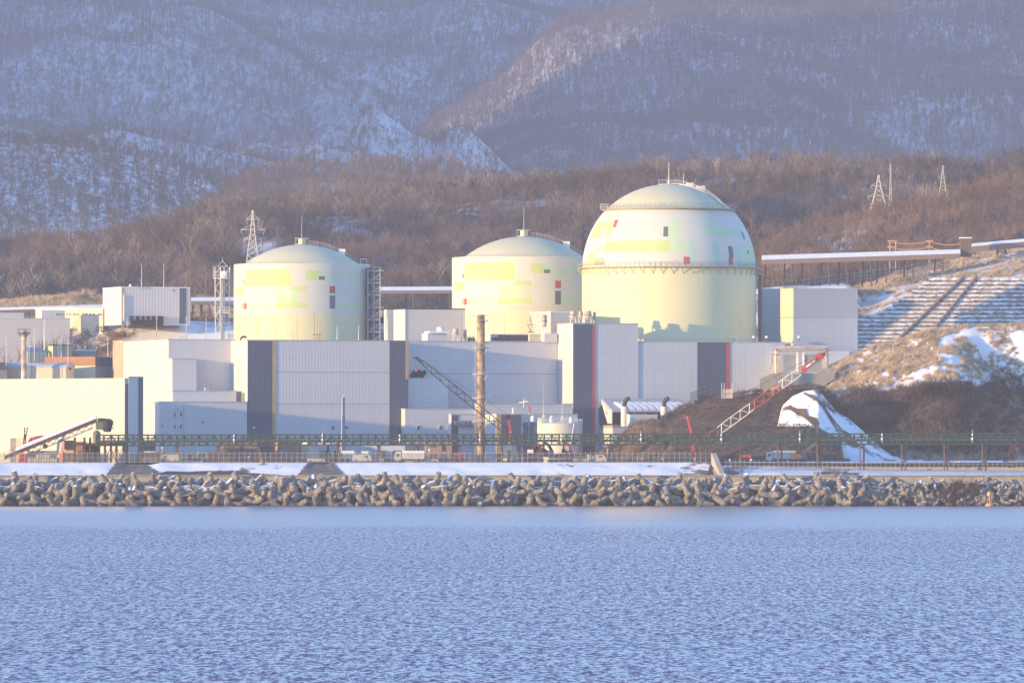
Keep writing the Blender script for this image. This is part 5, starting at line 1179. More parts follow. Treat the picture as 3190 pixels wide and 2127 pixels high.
simple_shed(1120, 1262, 1905, 1386, clad('blue_grey_shed', (.50, .52, .58), yaw=3), 'long low blue grey shed behind the parked cars', yaw=3)
simple_shed(2078, 2112, 1873, 1412, mat('sand_pallet', (.50, .38, .24), .8), 'low sand coloured crate stack before the red crane', yaw=5, depth=2) if False else None
simple_shed(3128, 3156, 1862, 1450, navy, 'dark generator hut by the fence at the right edge', yaw=5, depth=2.5)
# --- vehicles
def vehicle(kind, px, Y, face, m_, label, group='vehicles parked in the yard', zb=G, yaw=0):
    o = P(px, Y, zb); T = thing(kind, o, label, {'parked_car': 'car', 'van': 'van', 'truck': 'truck', 'dump_truck': 'truck'}[kind], group); s = face; x0 = o.x
    def pr(prof, y, d): f = MB(); f.prism([(x0 + s * a, y, zb + h) for a, h in prof], (0, d, 0)); return f
    if kind == 'parked_car':
        part('body', pr([(-2.2, .35), (2.2, .35), (2.2, .8), (1.1, .95), (-2.1, 1.0)], Y - .85, 1.7), m_, T); part('cabin', pr([(-1.9, .95), (1.0, .95), (.4, 1.5), (-1.5, 1.52)], Y - .78, 1.56), winm, T)
        part('roof', pr([(-1.6, 1.5), (.45, 1.49), (.3, 1.56), (-1.5, 1.58)], Y - .75, 1.5), m_, T); wh = (-1.4, 1.35); r = .33
    elif kind == 'van':
        part('body', pr([(-2.3, .35), (2.3, .35), (2.3, 1.0), (1.7, 1.95), (-2.3, 2.0)], Y - .9, 1.8), m_, T); part('windscreen', pr([(1.75, 1.15), (2.27, 1.1), (1.78, 1.8)], Y - .8, 1.6), winm, T)
        part('side_window', pr([(.6, 1.15), (1.5, 1.15), (1.4, 1.75), (.6, 1.75)], Y - .93, .04), winm, T); wh = (-1.5, 1.45); r = .36
    else:
        part('cab', pr([(2.0, .6), (3.6, .6), (3.6, 1.6), (3.3, 2.6), (2.0, 2.6)], Y - 1.1, 2.2), m_, T); part('windscreen', pr([(3.35, 1.5), (3.64, 1.5), (3.36, 2.35)], Y - 1.0, 2.0), winm, T)
        part('side_window', pr([(2.4, 1.5), (3.2, 1.5), (3.1, 2.2), (2.4, 2.2)], Y - 1.14, .04), winm, T)
        part('cargo_body', pr([(-3.6, .9), (1.8, .9), (1.8, 2.9 if kind == 'truck' else 2.0), (-3.6, 2.9 if kind == 'truck' else 1.9)], Y - 1.15, 2.3), m_ if kind == 'truck' else greenl, T)
        part('chassis', pr([(-3.6, .55), (3.4, .55), (3.4, .9), (-3.6, .9)], Y - .8, 1.6), dsteel, T); wh = (-2.8, -1.6, 2.7); r = .45
    for a in wh:
        f = MB(); f.tube((x0 + s * a, Y - 1.0, zb + r), (x0 + s * a, Y - .72, zb + r), r, n=14); w_ = part('wheel', f, rub, T); f = MB(); f.tube((x0 + s * a, Y - 1.02, zb + r), (x0 + s * a, Y - .98, zb + r), r * .55, n=10); part('rim', f, steel, w_)
silv = mat('silver_paint', (.55, .56, .58), .3, .3); dgrey = mat('dark_grey_paint', (.08, .09, .10), .3)
vehicle('van', 1128, 1852, 1, whp, 'white van parked right of the blue boomed crane'); vehicle('parked_car', 1168, 1853, -1, silv, 'silver car between the white van and the next bridge leg')
vehicle('parked_car', 1196, 1856, 1, dgrey, 'dark car parked beside the bridge leg left of the pole rack'); vehicle('truck', 1275, 1851, -1, whp, 'white lorry with its cab under the pole rack')
vehicle('parked_car', 1335, 1852, 1, whp, 'white car parked below the tan site building'); vehicle('dump_truck', 600, 1866, 1, mat('mint_vehicle_paint', (.35, .50, .44), .5), 'mint green tipper truck between two bridge legs on the left')
vehicle('van', 528, 1860, -1, mat('cream_vehicle_paint', (.68, .62, .45), .4), 'cream van left of the mint green truck'); vehicle('parked_car', 470, 1858, 1, greyb, 'grey car parked at the foot of the container stack')
vehicle('truck', 2432, 1882, -1, mat('pale_green_vehicle', (.40, .46, .42), .5), 'pale green lorry parked behind the orange excavator'); vehicle('van', 1858, 1860, 1, whp, 'white van below the dirt pile')
vehicle('parked_car', 1425, 1858, -1, redp, 'red car behind the fence left of the chimney foot'); vehicle('parked_car', 1812, 1862, 1, silv, 'silver car behind the fence right of the storage tank')
vehicle('parked_car', 2040, 1862, 1, dgrey, 'dark car at the foot of the dirt pile behind the fence'); vehicle('parked_car', 2998, 1850, 1, redp, 'red car behind the right fence below the bluff', zb=8.6)
vehicle('truck', 130, 1868, -1, greyb, 'grey lorry partly hidden under the sloping conveyor'); vehicle('parked_car', 985, 1858, 1, whp, 'white car in front of the lilac grey shed')
# pole rack
T = thing('pole_rack', P(1268, 1872), 'rack of upright orange and cream poles beside the white lorry', 'rack')
for k in range(14):
    f = MB(); x_ = X(1266 + k * 4.3, 1872); f.tube((x_, 1872 + (k % 3) * .5, G), (x_, 1872 + (k % 3) * .5, Z(1376, 1872) - (k % 4) * .12), .13, n=6); part('pole', f, [orgp, whp, mat('cream_pole', (.66, .58, .42), .6)][k % 3], T)
f = MB(); f.bar(P(1262, 1871.6, 12.2), P(1327, 1871.6, 12.2), .14); f.bar(P(1262, 1871.6, 14.4), P(1327, 1871.6, 14.4), .14); part('cross_rail', f, dsteel, T)
T = thing('shelter', P(1226, 1868), 'small open shelter with a snowy flat roof left of the pole rack', 'shelter')
f = MB(); f.box(X(1224, 1868), X(1263, 1868), 1867, 1870, 12.7, 12.95); part('roof', f, snowm, T)
f = MB(); f.box(X(1224, 1868), X(1263, 1868), 1867.1, 1869.9, 12.2, 12.7); part('fascia', f, brnw, T)
for px in (1226, 1244, 1261): f = MB(); f.tube(P(px, 1867.5, G), P(px, 1867.5, 12.2), .07, n=6); part('post', f, steel, T)
# bulk bags under the sloping conveyor
bagm = mat('bulk_bag_fabric', (.58, .54, .46), .9, 0, .15, 1.5)
def bag(loc, s_):
    f = MB(); prof = [(.01, 0), (.42, .02), (.52, .25), (.54, .6), (.5, .85), (.3, 1.0), (.1, 1.08), (.01, 1.05)]; f.lathe((0, 0, 0), prof, 12)
    me = bpy.data.meshes.new('bulk_bag'); me.from_pydata(f.v, [], f.f); me.materials.append(bagm); me.polygons.foreach_set('use_smooth', [True] * len(f.f)); return me
bme = bag(None, 1)
for k in range(16):
    o = bpy.data.objects.new('bulk_bag', bme); COL.objects.link(o); r_ = k // 11; kk = k % 11
    o.location = P(94 + kk * 8.2 + r_ * 26, 1864 + r_ * .2, G + r_ * 1.02); o.rotation_euler = (0, 0, kk); o.scale = (1.05, 1.05, 1.02 if kk % 3 else 1.1)
    tag(o, 'pale bulk bag in the upper tier under the sloping conveyor' if r_ else 'pale bulk bag in the ground row under the sloping conveyor', 'bulk bag', 'bulk bags under the conveyor')
# conifer bushes, lamp posts, signs on the fence, road studs
def bush(px, Y, h, w_, label, m_=coni):
    T = thing('bush', P(px, Y), label, 'bush'); t = conifer(h, w_, 160); t[:, :, 0] += X(px, Y); t[:, :, 1] += Y; t[:, :, 2] += G
    b0 = Vector(T.location); o = fromtris('crown', t - np.array(b0), m_); o.parent = T; f = MB(); f.tube(P(px, Y), P(px, Y, G + h * .4), .12, .06, 6); part('trunk', f, bark, T)
bush(1022, 1868, 4.0, 2.3, 'tallest dark conifer bush before the lilac grey shed', mat('bush_green', (.05, .075, .055), .9, 0, .4, .8)); bush(1044, 1869, 2.6, 2.0, 'lower conifer bush right of the tallest one'); bush(1052, 1870, 1.8, 2.0, 'smallest conifer bush nearest the bridge leg')
def lamp(px, Y, y0, label, zb=G):
    T = thing('yard_lamp', P(px, Y, zb), label, 'lamp'); z = Z(y0, Y); p = P(px, Y, zb); f = MB(); f.tube(p, (p.x, p.y, z), .09, .06, 8); part('pole', f, whp, T)
    f = MB(); f.tube((p.x, p.y, z), (p.x + .9, p.y, z + .1), .05, n=5); f.cbox((p.x + .9, p.y, z - .02), .7, .35, .18); part('lamp_head', f, whp, T)
lamp(617, 1868, 1374, 'white yard lamp above the mint truck'); lamp(1893, 1860, 1375, 'white lamp pole in front of the dirt pile'); lamp(2051, 1862, 1381, 'pale lamp pole left of the dark counterweight'); lamp(2975, 1850, 1438, 'short pale lamp by the right fence', 8.6)
k = 0
for px, y_, Y in ((506, 1395, 1862), (367, 1426, 1845), (775, 1424, 1844), (1338, 1402, 1845), (1628, 1428, 1845), (1848, 1426, 1845), (2000, 1428, 1845), (2064, 1430, 1845), (2164, 1430, 1845), (2274, 1433, 1845), (2340, 1432, 1845), (2448, 1450, 1845), (2575, 1452, 1845), (2804, 1476, 1836), (2950, 1477, 1836)):
    w_ = W(px, y_, Y); f = MB(); f.lathe((w_.x, w_.y, w_.z - .25), [(.01, 0), (.26, .1), (.3, .28), (.22, .5), (.01, .58)], 10); T = thing('warning_lamp', (w_.x, w_.y, w_.z - 1.3), None, 'beacon', 'white beacons along the fence')
    T['label'] = ['white round beacon on a short stake behind the long fence', 'white round beacon on a short stake beside the snowy right yard'][px > 2230]; part('lamp_head', f, whp, T, smooth=True); f = MB(); f.tube((w_.x, w_.y, w_.z - 1.5), (w_.x, w_.y, w_.z - .25), .06, n=5); part('stake', f, steel, T)
# two red fence signs
for px, y_ in ((1422, 1415), (1440, 1415), (2318, 1421), (2333, 1421), (2895, 1464), (3050, 1459)):
    w_ = W(px, y_, 1846); f = MB(); f.cbox((w_.x, w_.y, w_.z - .35), .95, .05, .7); f.tube((w_.x, w_.y + .05, w_.z - 2.2), (w_.x, w_.y + .05, w_.z - .3), .04, n=4)
    single('red_sign', f, redp, w_, {1422: 'left of a pair of small red boards left of the chimney foot', 1440: 'right of a pair of small red boards left of the chimney foot', 2318: 'left of two small red boards near the mossy spoil heap', 2333: 'right of two small red boards near the mossy spoil heap', 2895: 'small red board on the right fence nearest the double leg', 3050: 'small red board farthest right on the fence'}[px], 'sign')
# buoy
T = thing('buoy', P(3082, 1795, 0), 'small orange navigation buoy floating before the stones on the right', 'buoy'); c_ = P(3082, 1795, 0)
orb = mat('buoy_orange', (.80, .36, .10), .5)
f = MB(); f.lathe(c_, [(.01, -.4), (.9, -.2), (1.0, .25), (.7, .6), (.01, .7)], 16); part('float', f, orb, T, smooth=True)
f = MB()
for a in range(4): f.bar(c_ + Vector((.55 * math.cos(a * 1.57), .55 * math.sin(a * 1.57), .6)), c_ + Vector((.2 * math.cos(a * 1.57), .2 * math.sin(a * 1.57), 2.4)), .12)
part('cage', f, orb, T); f = MB(); f.lathe(c_ + Vector((0, 0, 2.2)), [(.2, 0), (.55, .2), (.55, .9), (.2, 1.2), (.01, 1.3)], 12); part('top_mark', f, orb, T, smooth=True)
# ================================================================== BACKGROUND THINGS
# --- left: raised buildings
T = thing('process_building', W(378, 1000, 2150), 'white raised building with cream left face and slate corner stripe behind the left hall', 'building')
k1 = Blk(T, 'main_wall', 320, 378, 592, 896, 2150, clad('fine_ribbed_white', (.60, .60, .64), yaw=20, rib=.9, pw=30, ph=30), zb=Z(1012, 2150)); k1.coping(T, whp)
k1.side; f = MB(); k1.side(f, 374, 385, 897, 1026, .1)
f = MB(); k1.front(f, 379, 385, 897, 1026, .12); part('beige_stripe', f, mat('beige_band', (.42, .33, .24), .7), T)
f = MB(); k1.front(f, 559, 580, 897, 1008, .14); part('slate_stripe', f, dark, T)
f = MB(); k1.front(f, 383, 386.5, 918, 1000, .5); part('downpipe', f, whp, T)
f = MB(); k1.front(f, 404, 590, 984, 1012, -.0, 0.02); f = MB(); k1.front(f, 404, 505, 984, 1014, 1.2); part('plinth_structure', f, dsteel, T)
for i, px in enumerate((412, 430, 446, 462, 480)): f = MB(); k1.front(f, px, px + 7, 984, 996, 1.5); part('vent_box', f, greyb, T)
windows(T, k1, [(536, 539, 901, 909)]); f = MB(); p = W(406, 893, 2150); f.lathe((p.x, p.y, p.z - .2), [(.01, 0), (.4, .2), (.35, .8), (.01, 1)], 10); part('roof_vent', f, whp, T, smooth=True)
for px, y0, lab in ((441, 820, 'left one of two thin white masts rising behind the raised white building'), (510, 822, 'right one of two thin white masts rising behind the raised white building')):
    single('mast', MB().tube(W(px, 900, 2160), W(px, y0, 2160), .09, .05, 5), whp, W(px, 900, 2160), lab, 'mast')
T = thing('office_building', W(200, 1010, 2165), 'long cream office building with a row of small windows at the far left', 'building')
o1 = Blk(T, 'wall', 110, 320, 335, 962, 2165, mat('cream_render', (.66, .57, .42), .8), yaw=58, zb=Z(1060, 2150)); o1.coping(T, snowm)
o2 = Blk(T, 'wing', 116, 130, 202, 966, 2158, wall_s, yaw=20, zb=Z(1060, 2150))
windows(T, o1, [(x_, x_ + 6, 976, 983) for x_ in (206, 216, 226, 233, 241, 256, 267, 279, 290, 305, 312)], side=True); windows(T, o2, [(x_, x_ + 4, 976, 982) for x_ in (174, 182, 190)])
T = thing('covered_walkway', W(-60, 970, 2185), 'long snow roofed covered walkway running behind the far left offices', 'walkway')
a, b_ = W(-300, 975, 2180), W(325, 957, 2190); f = MB(); f.prism([a, a + Vector((0, 2.5, 0)), a + Vector((0, 2.5, .9)), a + Vector((0, 0, .7))], b_ - a); part('snowy_roof', f, snowm, T)
f = MB(); f.obox(a + Vector((0, .2, -.7)), b_ - a, (0, 2, 0), (0, 0, .7)); part('fascia', f, brnw, T)
for i in range(12): p = a + (b_ - a) * (i + .5) / 12; f = MB(); f.box(p.x - .15, p.x + .15, p.y + .5, p.y + .8, p.z - 5, p.z - .6); part('post', f, dsteel, T)
T = thing('long_shed', W(0, 1000, 2060), 'large flat lilac grey hall behind bare trees on the far left', 'building')
h1 = Blk(T, 'wall', -320, -300, 218, 993, 2060, clad('hall_grey', (.50, .49, .52), yaw=8, corr=0), yaw=8, zb=G); h1.coping(T, roofm)
f = MB(); h1.front(f, -300, 80, 972, 993, -6, 8); part('roof_unit', f, clad('roof_unit_grey', (.42, .46, .50), corr=0), T)
# brown/cream industrial block and barrel roofed shed behind the warehouse
T = thing('workshop', W(298, 1112, 1985), 'workshop with brown and dark blue top bands left of the big cream wall', 'building')
w1 = Blk(T, 'wall', 140, 297, 352, 1112, 2003, clad('workshop_cream', (.62, .56, .38), yaw=50, corr=0), yaw=50); 
f = MB(); w1.side(f, 140, 297, 1112, 1140, .12); part('brown_band', f, brown, T)
f = MB(); w1.front(f, 297.3, 352, 1112, 1141, .12); part('navy_band', f, navy, T)
f = MB(); w1.front(f, 297.3, 352, 1141, 1440, .06); part('grey_cladding', f, greyb, T)
T = thing('workshop', W(166, 1078, 2010), 'dark green grey boxy building with cream end above the brown band', 'building')
w2 = Blk(T, 'wall', 151, 165, 226, 1076, 2036, clad('olive_grey_clad', (.22, .25, .24), rib=1.6), yaw=20); w2.coping(T, dsteel)
f = MB(); w2.side(f, 151, 165, 1078, 1118, .1); part('cream_end', f, mat('pale_cream', (.66, .60, .40), .7), T)
T = thing('workshop', W(228, 1090, 2020), 'low olive grey gabled workshop right of the dark boxy one', 'building')
w3 = Blk(T, 'wall', 222, 229, 300, 1092, 2040, clad('olive_grey_clad2', (.27, .29, .28), rib=1.6), yaw=20); w3.coping(T, snowm)
T = thing('workshop', W(90, 1090, 2020), 'grey shed with a blue roof beside the short cream chimney', 'building')
w4 = Blk(T, 'wall', 80, 86, 146, 1096, 2034, clad('shed_grey_green', (.30, .35, .34), rib=1.2), yaw=20)
f = MB(); z = w4.zt; f.prism([w4.F + Vector((0, 0, z)), w4.F + w4.u * w4.w + Vector((0, 0, z)), w4.F + w4.u * w4.w + w4.v * 6 + Vector((0, 0, z + 1.1)), w4.F + w4.v * 6 + Vector((0, 0, z + 1.1))], (0, 0, .15)); part('roof', f, mat('blue_roof', (.16, .22, .36), .5), T)
T = thing('workshop', W(-40, 1090, 2020), 'dark banded low block at the very left edge behind the barrel roofed shed', 'building')
w5 = Blk(T, 'wall', -200, -190, 22, 1128, 1990, greyb, yaw=6); f = MB(); w5.front(f, -190, 21, 1128, 1152, .12); part('navy_band', f, navy, T)
def barrel():
    Y = 1998; T = thing('barrel_roof_shed', P(120, Y), 'shed with a curved lilac grey barrel roof behind the warehouse top edge', 'building'); a = math.radians(-14); u = Vector((math.cos(a), math.sin(a), 0)); v = Vector((-u.y, u.x, 0))
    o = P(17, Y, 0); L_ = (X(208, Y) - X(17, Y)) / math.cos(a); zt_ = Z(1145, Y); f = MB(); f.obox(o + Vector((0, 0, G)), u * L_, v * 7, (0, 0, zt_ - G)); part('wall', f, clad('barrel_shed_wall', (.60, .52, .42), yaw=-14, rib=.8, pw=30, ph=30), T)
    arc = [v * (3.5 - 3.7 * math.cos(t)) + Vector((0, 0, zt_ + 1.35 * math.sin(t))) for t in np.linspace(0, math.pi, 13)]
    f = MB(); f.prism([o - u * .3 + q_ for q_ in arc], u * (L_ + .6)); part('barrel_roof', f, roofm, T, smooth=True)
    e = o + u * L_ + v * 3.4 + Vector((0, 0, zt_ - .5)); f = MB(); f.cbox(e, .4, 1.2, 1.4, a); part('end_vent', f, dsteel, T)
barrel()
# bare trees in front of the left hall
def tree(px, Y, yt, zb, label, spread=.5, seed=0, px_tw=1.0):
    rg = random.Random(seed); b0 = P(px, Y, zb); Ht = Z(yt, Y) - zb; T = thing('bare_tree', b0, label, 'tree')
    tr = MB(); cr = MB(); tr.tube(b0 - Vector((0, 0, .3)), b0 + Vector((rg.uniform(-.3, .3), 0, Ht * .45)), .26, .16, 7)
    top = b0 + Vector((0, 0, Ht * .45))
    def grow(p, d, L_, r_, lv):
        e = p + d * L_; cr.tube(p, e, r_, r_ * .6, 4, cap=False)
        if lv == 0: return
        for _ in range(3 if lv > 1 else 4):
            n_ = Vector((rg.gauss(0, spread), rg.gauss(0, spread), rg.uniform(.1, .7))); d2 = (d * .9 + n_).normalized(); grow(p + d * L_ * rg.uniform(.45, 1), d2, L_ * rg.uniform(.55, .8), r_ * .6, lv - 1)
    for _ in range(7):
        st = b0 + (top - b0) * rg.uniform(.5, 1); grow(st, Vector((rg.gauss(0, spread), rg.gauss(0, spread), 1)).normalized(), Ht * rg.uniform(.16, .26), .12 * px_tw, 3)
    tr.tube(top, b0 + Vector((0, 0, Ht * .8)), .16, .06, 5); part('trunk', tr, bark, T); part('crown', cr, bark, T)
for i, (px, Y, yt, zb, lab) in enumerate(((18, 2040, 1020, 20, 'leftmost bare tree before the lilac hall, left of the short chimney'), (122, 2045, 1000, 22, 'bare tree just right of the short cream chimney'), (158, 2042, 1008, 22, 'slim bare tree between two white poles on the left'),
        (178, 2046, 1000, 22, 'bare tree in the middle of the lilac hall wall'), (222, 2050, 985, 24, 'tall bare tree at the right corner of the lilac hall'), (236, 2060, 1000, 26, 'bare tree right of the hall corner before the cream office'), (253, 2064, 1015, 26, 'small bare tree before the cream office'),
        (283, 2068, 1015, 28, 'rightmost bare tree on the snowy bank before the cream office'))): tree(px, Y, yt, zb, lab, seed=i)
tree(3155, 1990, 1020, Z(1105, 1990), 'lone bare tree on top of the bluff at the right edge', .55, 31, .8)
for i, (px, y0, y1, Y, lab) in enumerate(((19, 1045, 1140, 1955, 'thin white pole left of the short chimney'), (107, 1025, 1125, 1985, 'thin white pole right of the short chimney'), (138, 993, 1090, 1990, 'thick white pole before the lilac hall'),
        (212, 1045, 1135, 1960, 'thin pole standing on the barrel roofed shed end'), (336, 1045, 1110, 1995, 'thin pole left of the peach stripe'), (397, 985, 1060, 2100, 'thin pole on the snowy bank right of the raised building'),
        (488, 980, 1058, 2100, 'thin pole on snow below the raised white building, left of the next'), (580, 985, 1058, 2100, 'thin pole on snow right of the raised white building'), (642, 990, 1058, 2100, 'thin pole on snow nearest the telecom tower'))):
    single('light_mast', MB().tube(W(px, y1, Y), W(px, y0, Y), .18 if px == 138 else .08, .05, 6), whp, W(px, y1, Y), lab, 'pole')
T = thing('signal_mast', W(184, 1112, 1995), 'short white laddered lattice mast before the dark boxy workshop', 'mast'); f = MB(); Y = 1995; lattice(f, W(186, 1112, Y), W(184, 1064, Y), .9, .8, 10, .09); part('lattice', f, whp, T)
# rooftop poles and gadgets
for i, (px, y0, lab) in enumerate(((759, 985, 'first thin pole from the left on the roof under the left dome'), (798, 990, 'thin roof pole left of a close pair'), (804, 980, 'thin roof pole right of a close pair'), (860, 984, 'thin roof pole above the ochre stripe'), (926, 986, 'thin roof pole left of the antenna cluster'),
        (1050, 1013, 'thick white roof pole right of the antenna cluster'), (1117, 1013, 'white roof pole nearest the stair tower'), (1438, 978, 'thin roof pole right of the small rooftop chimney'), (1538, 978, 'thin roof pole above the left end of the brown louvres'), (1571, 976, 'thin roof pole above the middle of the brown louvres'))):
    Y = 1962 if px < 1200 else 1990; yb_ = 1062
    single('roof_pole', MB().tube(W(px, yb_, Y), W(px, y0, Y), .11 if px in (1050, 1117) else .055, .04, 5), whp if px in (1050, 1117) else tanm, W(px, yb_, Y), lab, 'pole')
T = thing('antenna_cluster', W(988, 1058, 1962), 'cluster of small whip antennas on a frame on the turbine building roof', 'antenna'); Y = 1962
for px, y0 in ((979, 972), (988, 985), (996, 990)): f = MB(); f.tube(W(px, 1060, Y), W(px, y0, Y), .06, n=5); f.cbox(W(px, 1045, Y), .5, .4, .5); part('whip', f, tanm, T)
f = MB(); f.bar(W(974, 1053, Y), W(1002, 1053, Y), .12); f.bar(W(974, 1060, Y), W(1002, 1060, Y), .2); part('frame', f, tanm, T)
def roofduct(px, y, Y, lab):
    f = MB(); p = W(px, y, Y); f.path([p, p + Vector((0, 0, .6)), p + Vector((.7, 0, 1.0)), p + Vector((1.5, 0, .7))], .28, 8); single('roof_duct', f, dsteel, p, lab, 'duct')
roofduct(750, 1060, 1958, 'small dark gooseneck vent on the roof left of the slate stripe')
T = thing('roof_house', W(1320, 1062, 1985), 'white penthouse with a slatted snowy canopy on the middle roof', 'rooftop house')
r1 = Blk(T, 'wall', 1314, 1332, 1392, 1038, 1983, wall_c, zb=Z(1066, 1983)); f = MB(); r1.front(f, 1334, 1395, 1032, 1038, 1.0, 3); part('canopy', f, snowm, T); f = MB(); p = W(1372, 1033, 1988); f.lathe((p.x, p.y, p.z), [(1.0, -1), (1.0, 1.0), (.8, 1.2), (.01, 1.2)], 14); part('vent_drum', f, whp, T)
def drum(px, y0, y1, w_, Y, m_, label, legs=True):
    r_ = w_ / 2 / F * Y; p = W(px, y1, Y); z1_ = Z(y0, Y); z0_ = p.z + (1.0 if legs else 0); T = thing('exhaust_stack', p, label, 'exhaust stack')
    f = MB(); f.lathe((p.x, p.y, 0), [(r_ * .8, z0_), (r_, z0_ + .5), (r_, z1_ - .3), (r_ * .85, z1_), (r_ * .6, z1_ - .2)], 18); part('drum', f, m_, T, smooth=True)
    f = MB(); f.lathe((p.x, p.y, (z0_ + z1_) / 2), [(r_, -.07), (r_ * 1.08, -.07), (r_ * 1.08, .07), (r_, .07)], 18); part('band', f, rust, T)
    if legs:
        for a in range(4): q_ = Vector((p.x + r_ * 1.2 * math.cos(a * 1.57 + .7), p.y + r_ * 1.2 * math.sin(a * 1.57 + .7), p.z)); f = MB(); f.bar(q_, q_ + Vector((0, 0, 1.9)), .16); part('leg', f, whp, T)
        f = MB(); f.lathe((p.x, p.y, p.z + 1.8), [(r_ * 1.05, 0), (r_ * 1.45, 0), (r_ * 1.45, .12), (r_ * 1.05, .12)], 16); part('deck', f, whp, T)
ccm = mat('cream_drum', (.55, .46, .36), .6, 0, .2, .8); ggm = mat('grey_drum', (.38, .37, .38), .5, .1, .2)
drum(1419, 1024, 1062, 18, 1984, ccm, 'tan rooftop stack with dark base left of the chimney top'); drum(1448, 1027, 1062, 9, 1986, mat('sage_drum', (.38, .42, .36), .6), 'slim sage green rooftop stack next to the tan one', False)
drum(1696, 981, 1030, 16, 1990, ggm, 'grey metal rooftop stack in a steel frame before the cream penthouse'); drum(1785, 969, 1007, 19, 1988, ccm, 'left cream rooftop stack above the dark striped corner'); drum(1809, 969, 1007, 14, 1992, ccm, 'narrow cream rooftop stack in the middle above the dark stripe')
drum(1831, 968, 1007, 24, 1987, ccm, 'widest cream rooftop stack above the dark stripe'); drum(1852, 971, 1007, 9, 1989, mat('sage_drum', (.38, .42, .36), .6), 'slim sage stack at the right of the cream rooftop stacks', False)
T = thing('roof_house', W(1715, 1008, 2000), 'cream and beige penthouse on the roof beside the middle dome', 'rooftop house'); p1 = Blk(T, 'wall', 1652, 1716, 1790, 973, 1998, mat('beige_wall', (.56, .50, .45), .7), zb=Z(1070, 1998)); p1.coping(T, whp)
T = thing('louvre_house', W(1540, 1062, 1996), 'long low rooftop house with dark brown louvres and a cream end', 'rooftop house')
p2 = Blk(T, 'wall', 1520, 1530, 1736, 1040, 1996, wall_s, zb=Z(1070, 1996)); f = MB(); p2.front(f, 1552, 1650, 1043, 1049, .5); p2.front(f, 1532, 1650, 1050.5, 1062, .5); part('louvres', f, mat('louvre_brown', (.10, .075, .075), .8), T)
p3 = Blk(T, 'cream_end', 1646, 1650, 1694, 1040, 1990, mat('pale_cream', (.66, .60, .40), .7), zb=Z(1068, 1990))
T = thing('steel_frame', W(1655, 1032, 1990), 'small zigzag steel frame on the roof left of the grey stack', 'frame'); Y = 1990; f = MB()
for a, b_ in (((1642, 1011), (1663, 1011)), ((1644, 1013), (1654, 1030)), ((1658, 1013), (1654, 1030)), ((1655, 1011), (1653, 985)), ((1648, 998), (1660, 998))): f.bar(W(*a, Y), W(*b_, Y), .16)
f.bar(W(1645, 1034, Y), W(1665, 1034, Y), .2); f.bar(W(1654, 1030, Y), W(1654, 1036, Y), .3); part('frame', f, rust, T)
T = thing('roof_spikes', W(1470, 1060, 1986), 'row of small dark green pointed trees or spikes on the roof left of the chimney', 'spikes')
for i in range(7): f = MB(); p = W(1458 + i * 3.6, 1063, 1986); f.lathe(p, [(.22, 0), (.2, .6), (.01, 1.3 + (i % 3) * .3)], 6); part('spike', f, greenp, T)
# --- telecom tower and pylons
def telecom():
    Y = 2076; T = thing('telecom_tower', W(692, 1060, Y), 'white twin lattice telecom tower with platforms and a round dish left of the left dome', 'tower')
    zb_ = G
    for px in (679, 706):
        f = MB(); lattice(f, Vector((X(px, Y), Y + (px - 690) * .1, zb_)), Vector((X(px, Y), Y + (px - 690) * .1, Z(832, Y))), 1.5, 1.3, 28, .16); part('lattice_leg', f, whp, T)
    f = MB(); 
    for px in (676, 709): f.bar(W(px, 832, Y), W(693, 812, Y), .1)
    f.bar(W(676, 830, Y), W(709, 830, Y), .1); f.tube(W(693, 812, Y), W(693, 802, Y), .06, n=4); part('top_frame', f, whp, T)
    for y0, y1 in ((846, 868), (957, 976)):
        f = MB(); a, b_ = W(664, y1, Y - 1.5), W(716, y1, Y - 1.5); f.obox(a, b_ - a, (0, 3.4, 0), (0, 0, .25))
        for yy in (y0, (y0 + y1) / 2): f.bar(W(664, yy, Y - 1.5), W(716, yy, Y - 1.5), .1); f.bar(W(664, yy, Y + 1.9), W(716, yy, Y + 1.9), .1)
        for px in range(664, 717, 6): f.bar(W(px, y0, Y - 1.5), W(px, y1, Y - 1.5), .08)
        part('platform', f, whp, T)
    for px in (664, 716): f = MB(); f.tube(W(px, 868, Y - 1), W(px, 828, Y - 1), .07, n=4); part('whip_antenna', f, whp, T)
    f = MB(); c_ = W(697, 856, Y - 2.6); prof = [(.01, .25), (.5, .2), (.9, .08), (1.05, 0), (1.05, -.1), (.01, .0)]; vs = []
    f.lathe((0, 0, 0), prof, 20); Rm = Matrix.Rotation(math.radians(90), 3, 'X'); f.v = [tuple(Rm @ Vector(v) + c_) for v in f.v]; part('dish', f, whp, T, smooth=True)
    f = MB(); f.box(X(688, Y), X(696, Y), Y - .5, Y + .5, zb_, Z(870, Y)); part('cable_tray', f, roofm, T)
telecom()
f = MB(); c_ = W(731, 856, 2146); f.lathe((0, 0, 0), [(.01, .4), (.9, .35), (1.3, 0), (.9, -.5), (.01, -.55)], 16); Rm = Matrix.Rotation(math.radians(60), 3, 'Y'); f.v = [tuple(Rm @ Vector(v) + c_) for v in f.v]
single('dish_antenna', f, dsteel, c_, 'dark drum shaped dish fixed to the upper left edge of the left reactor', 'dish', smooth=True)
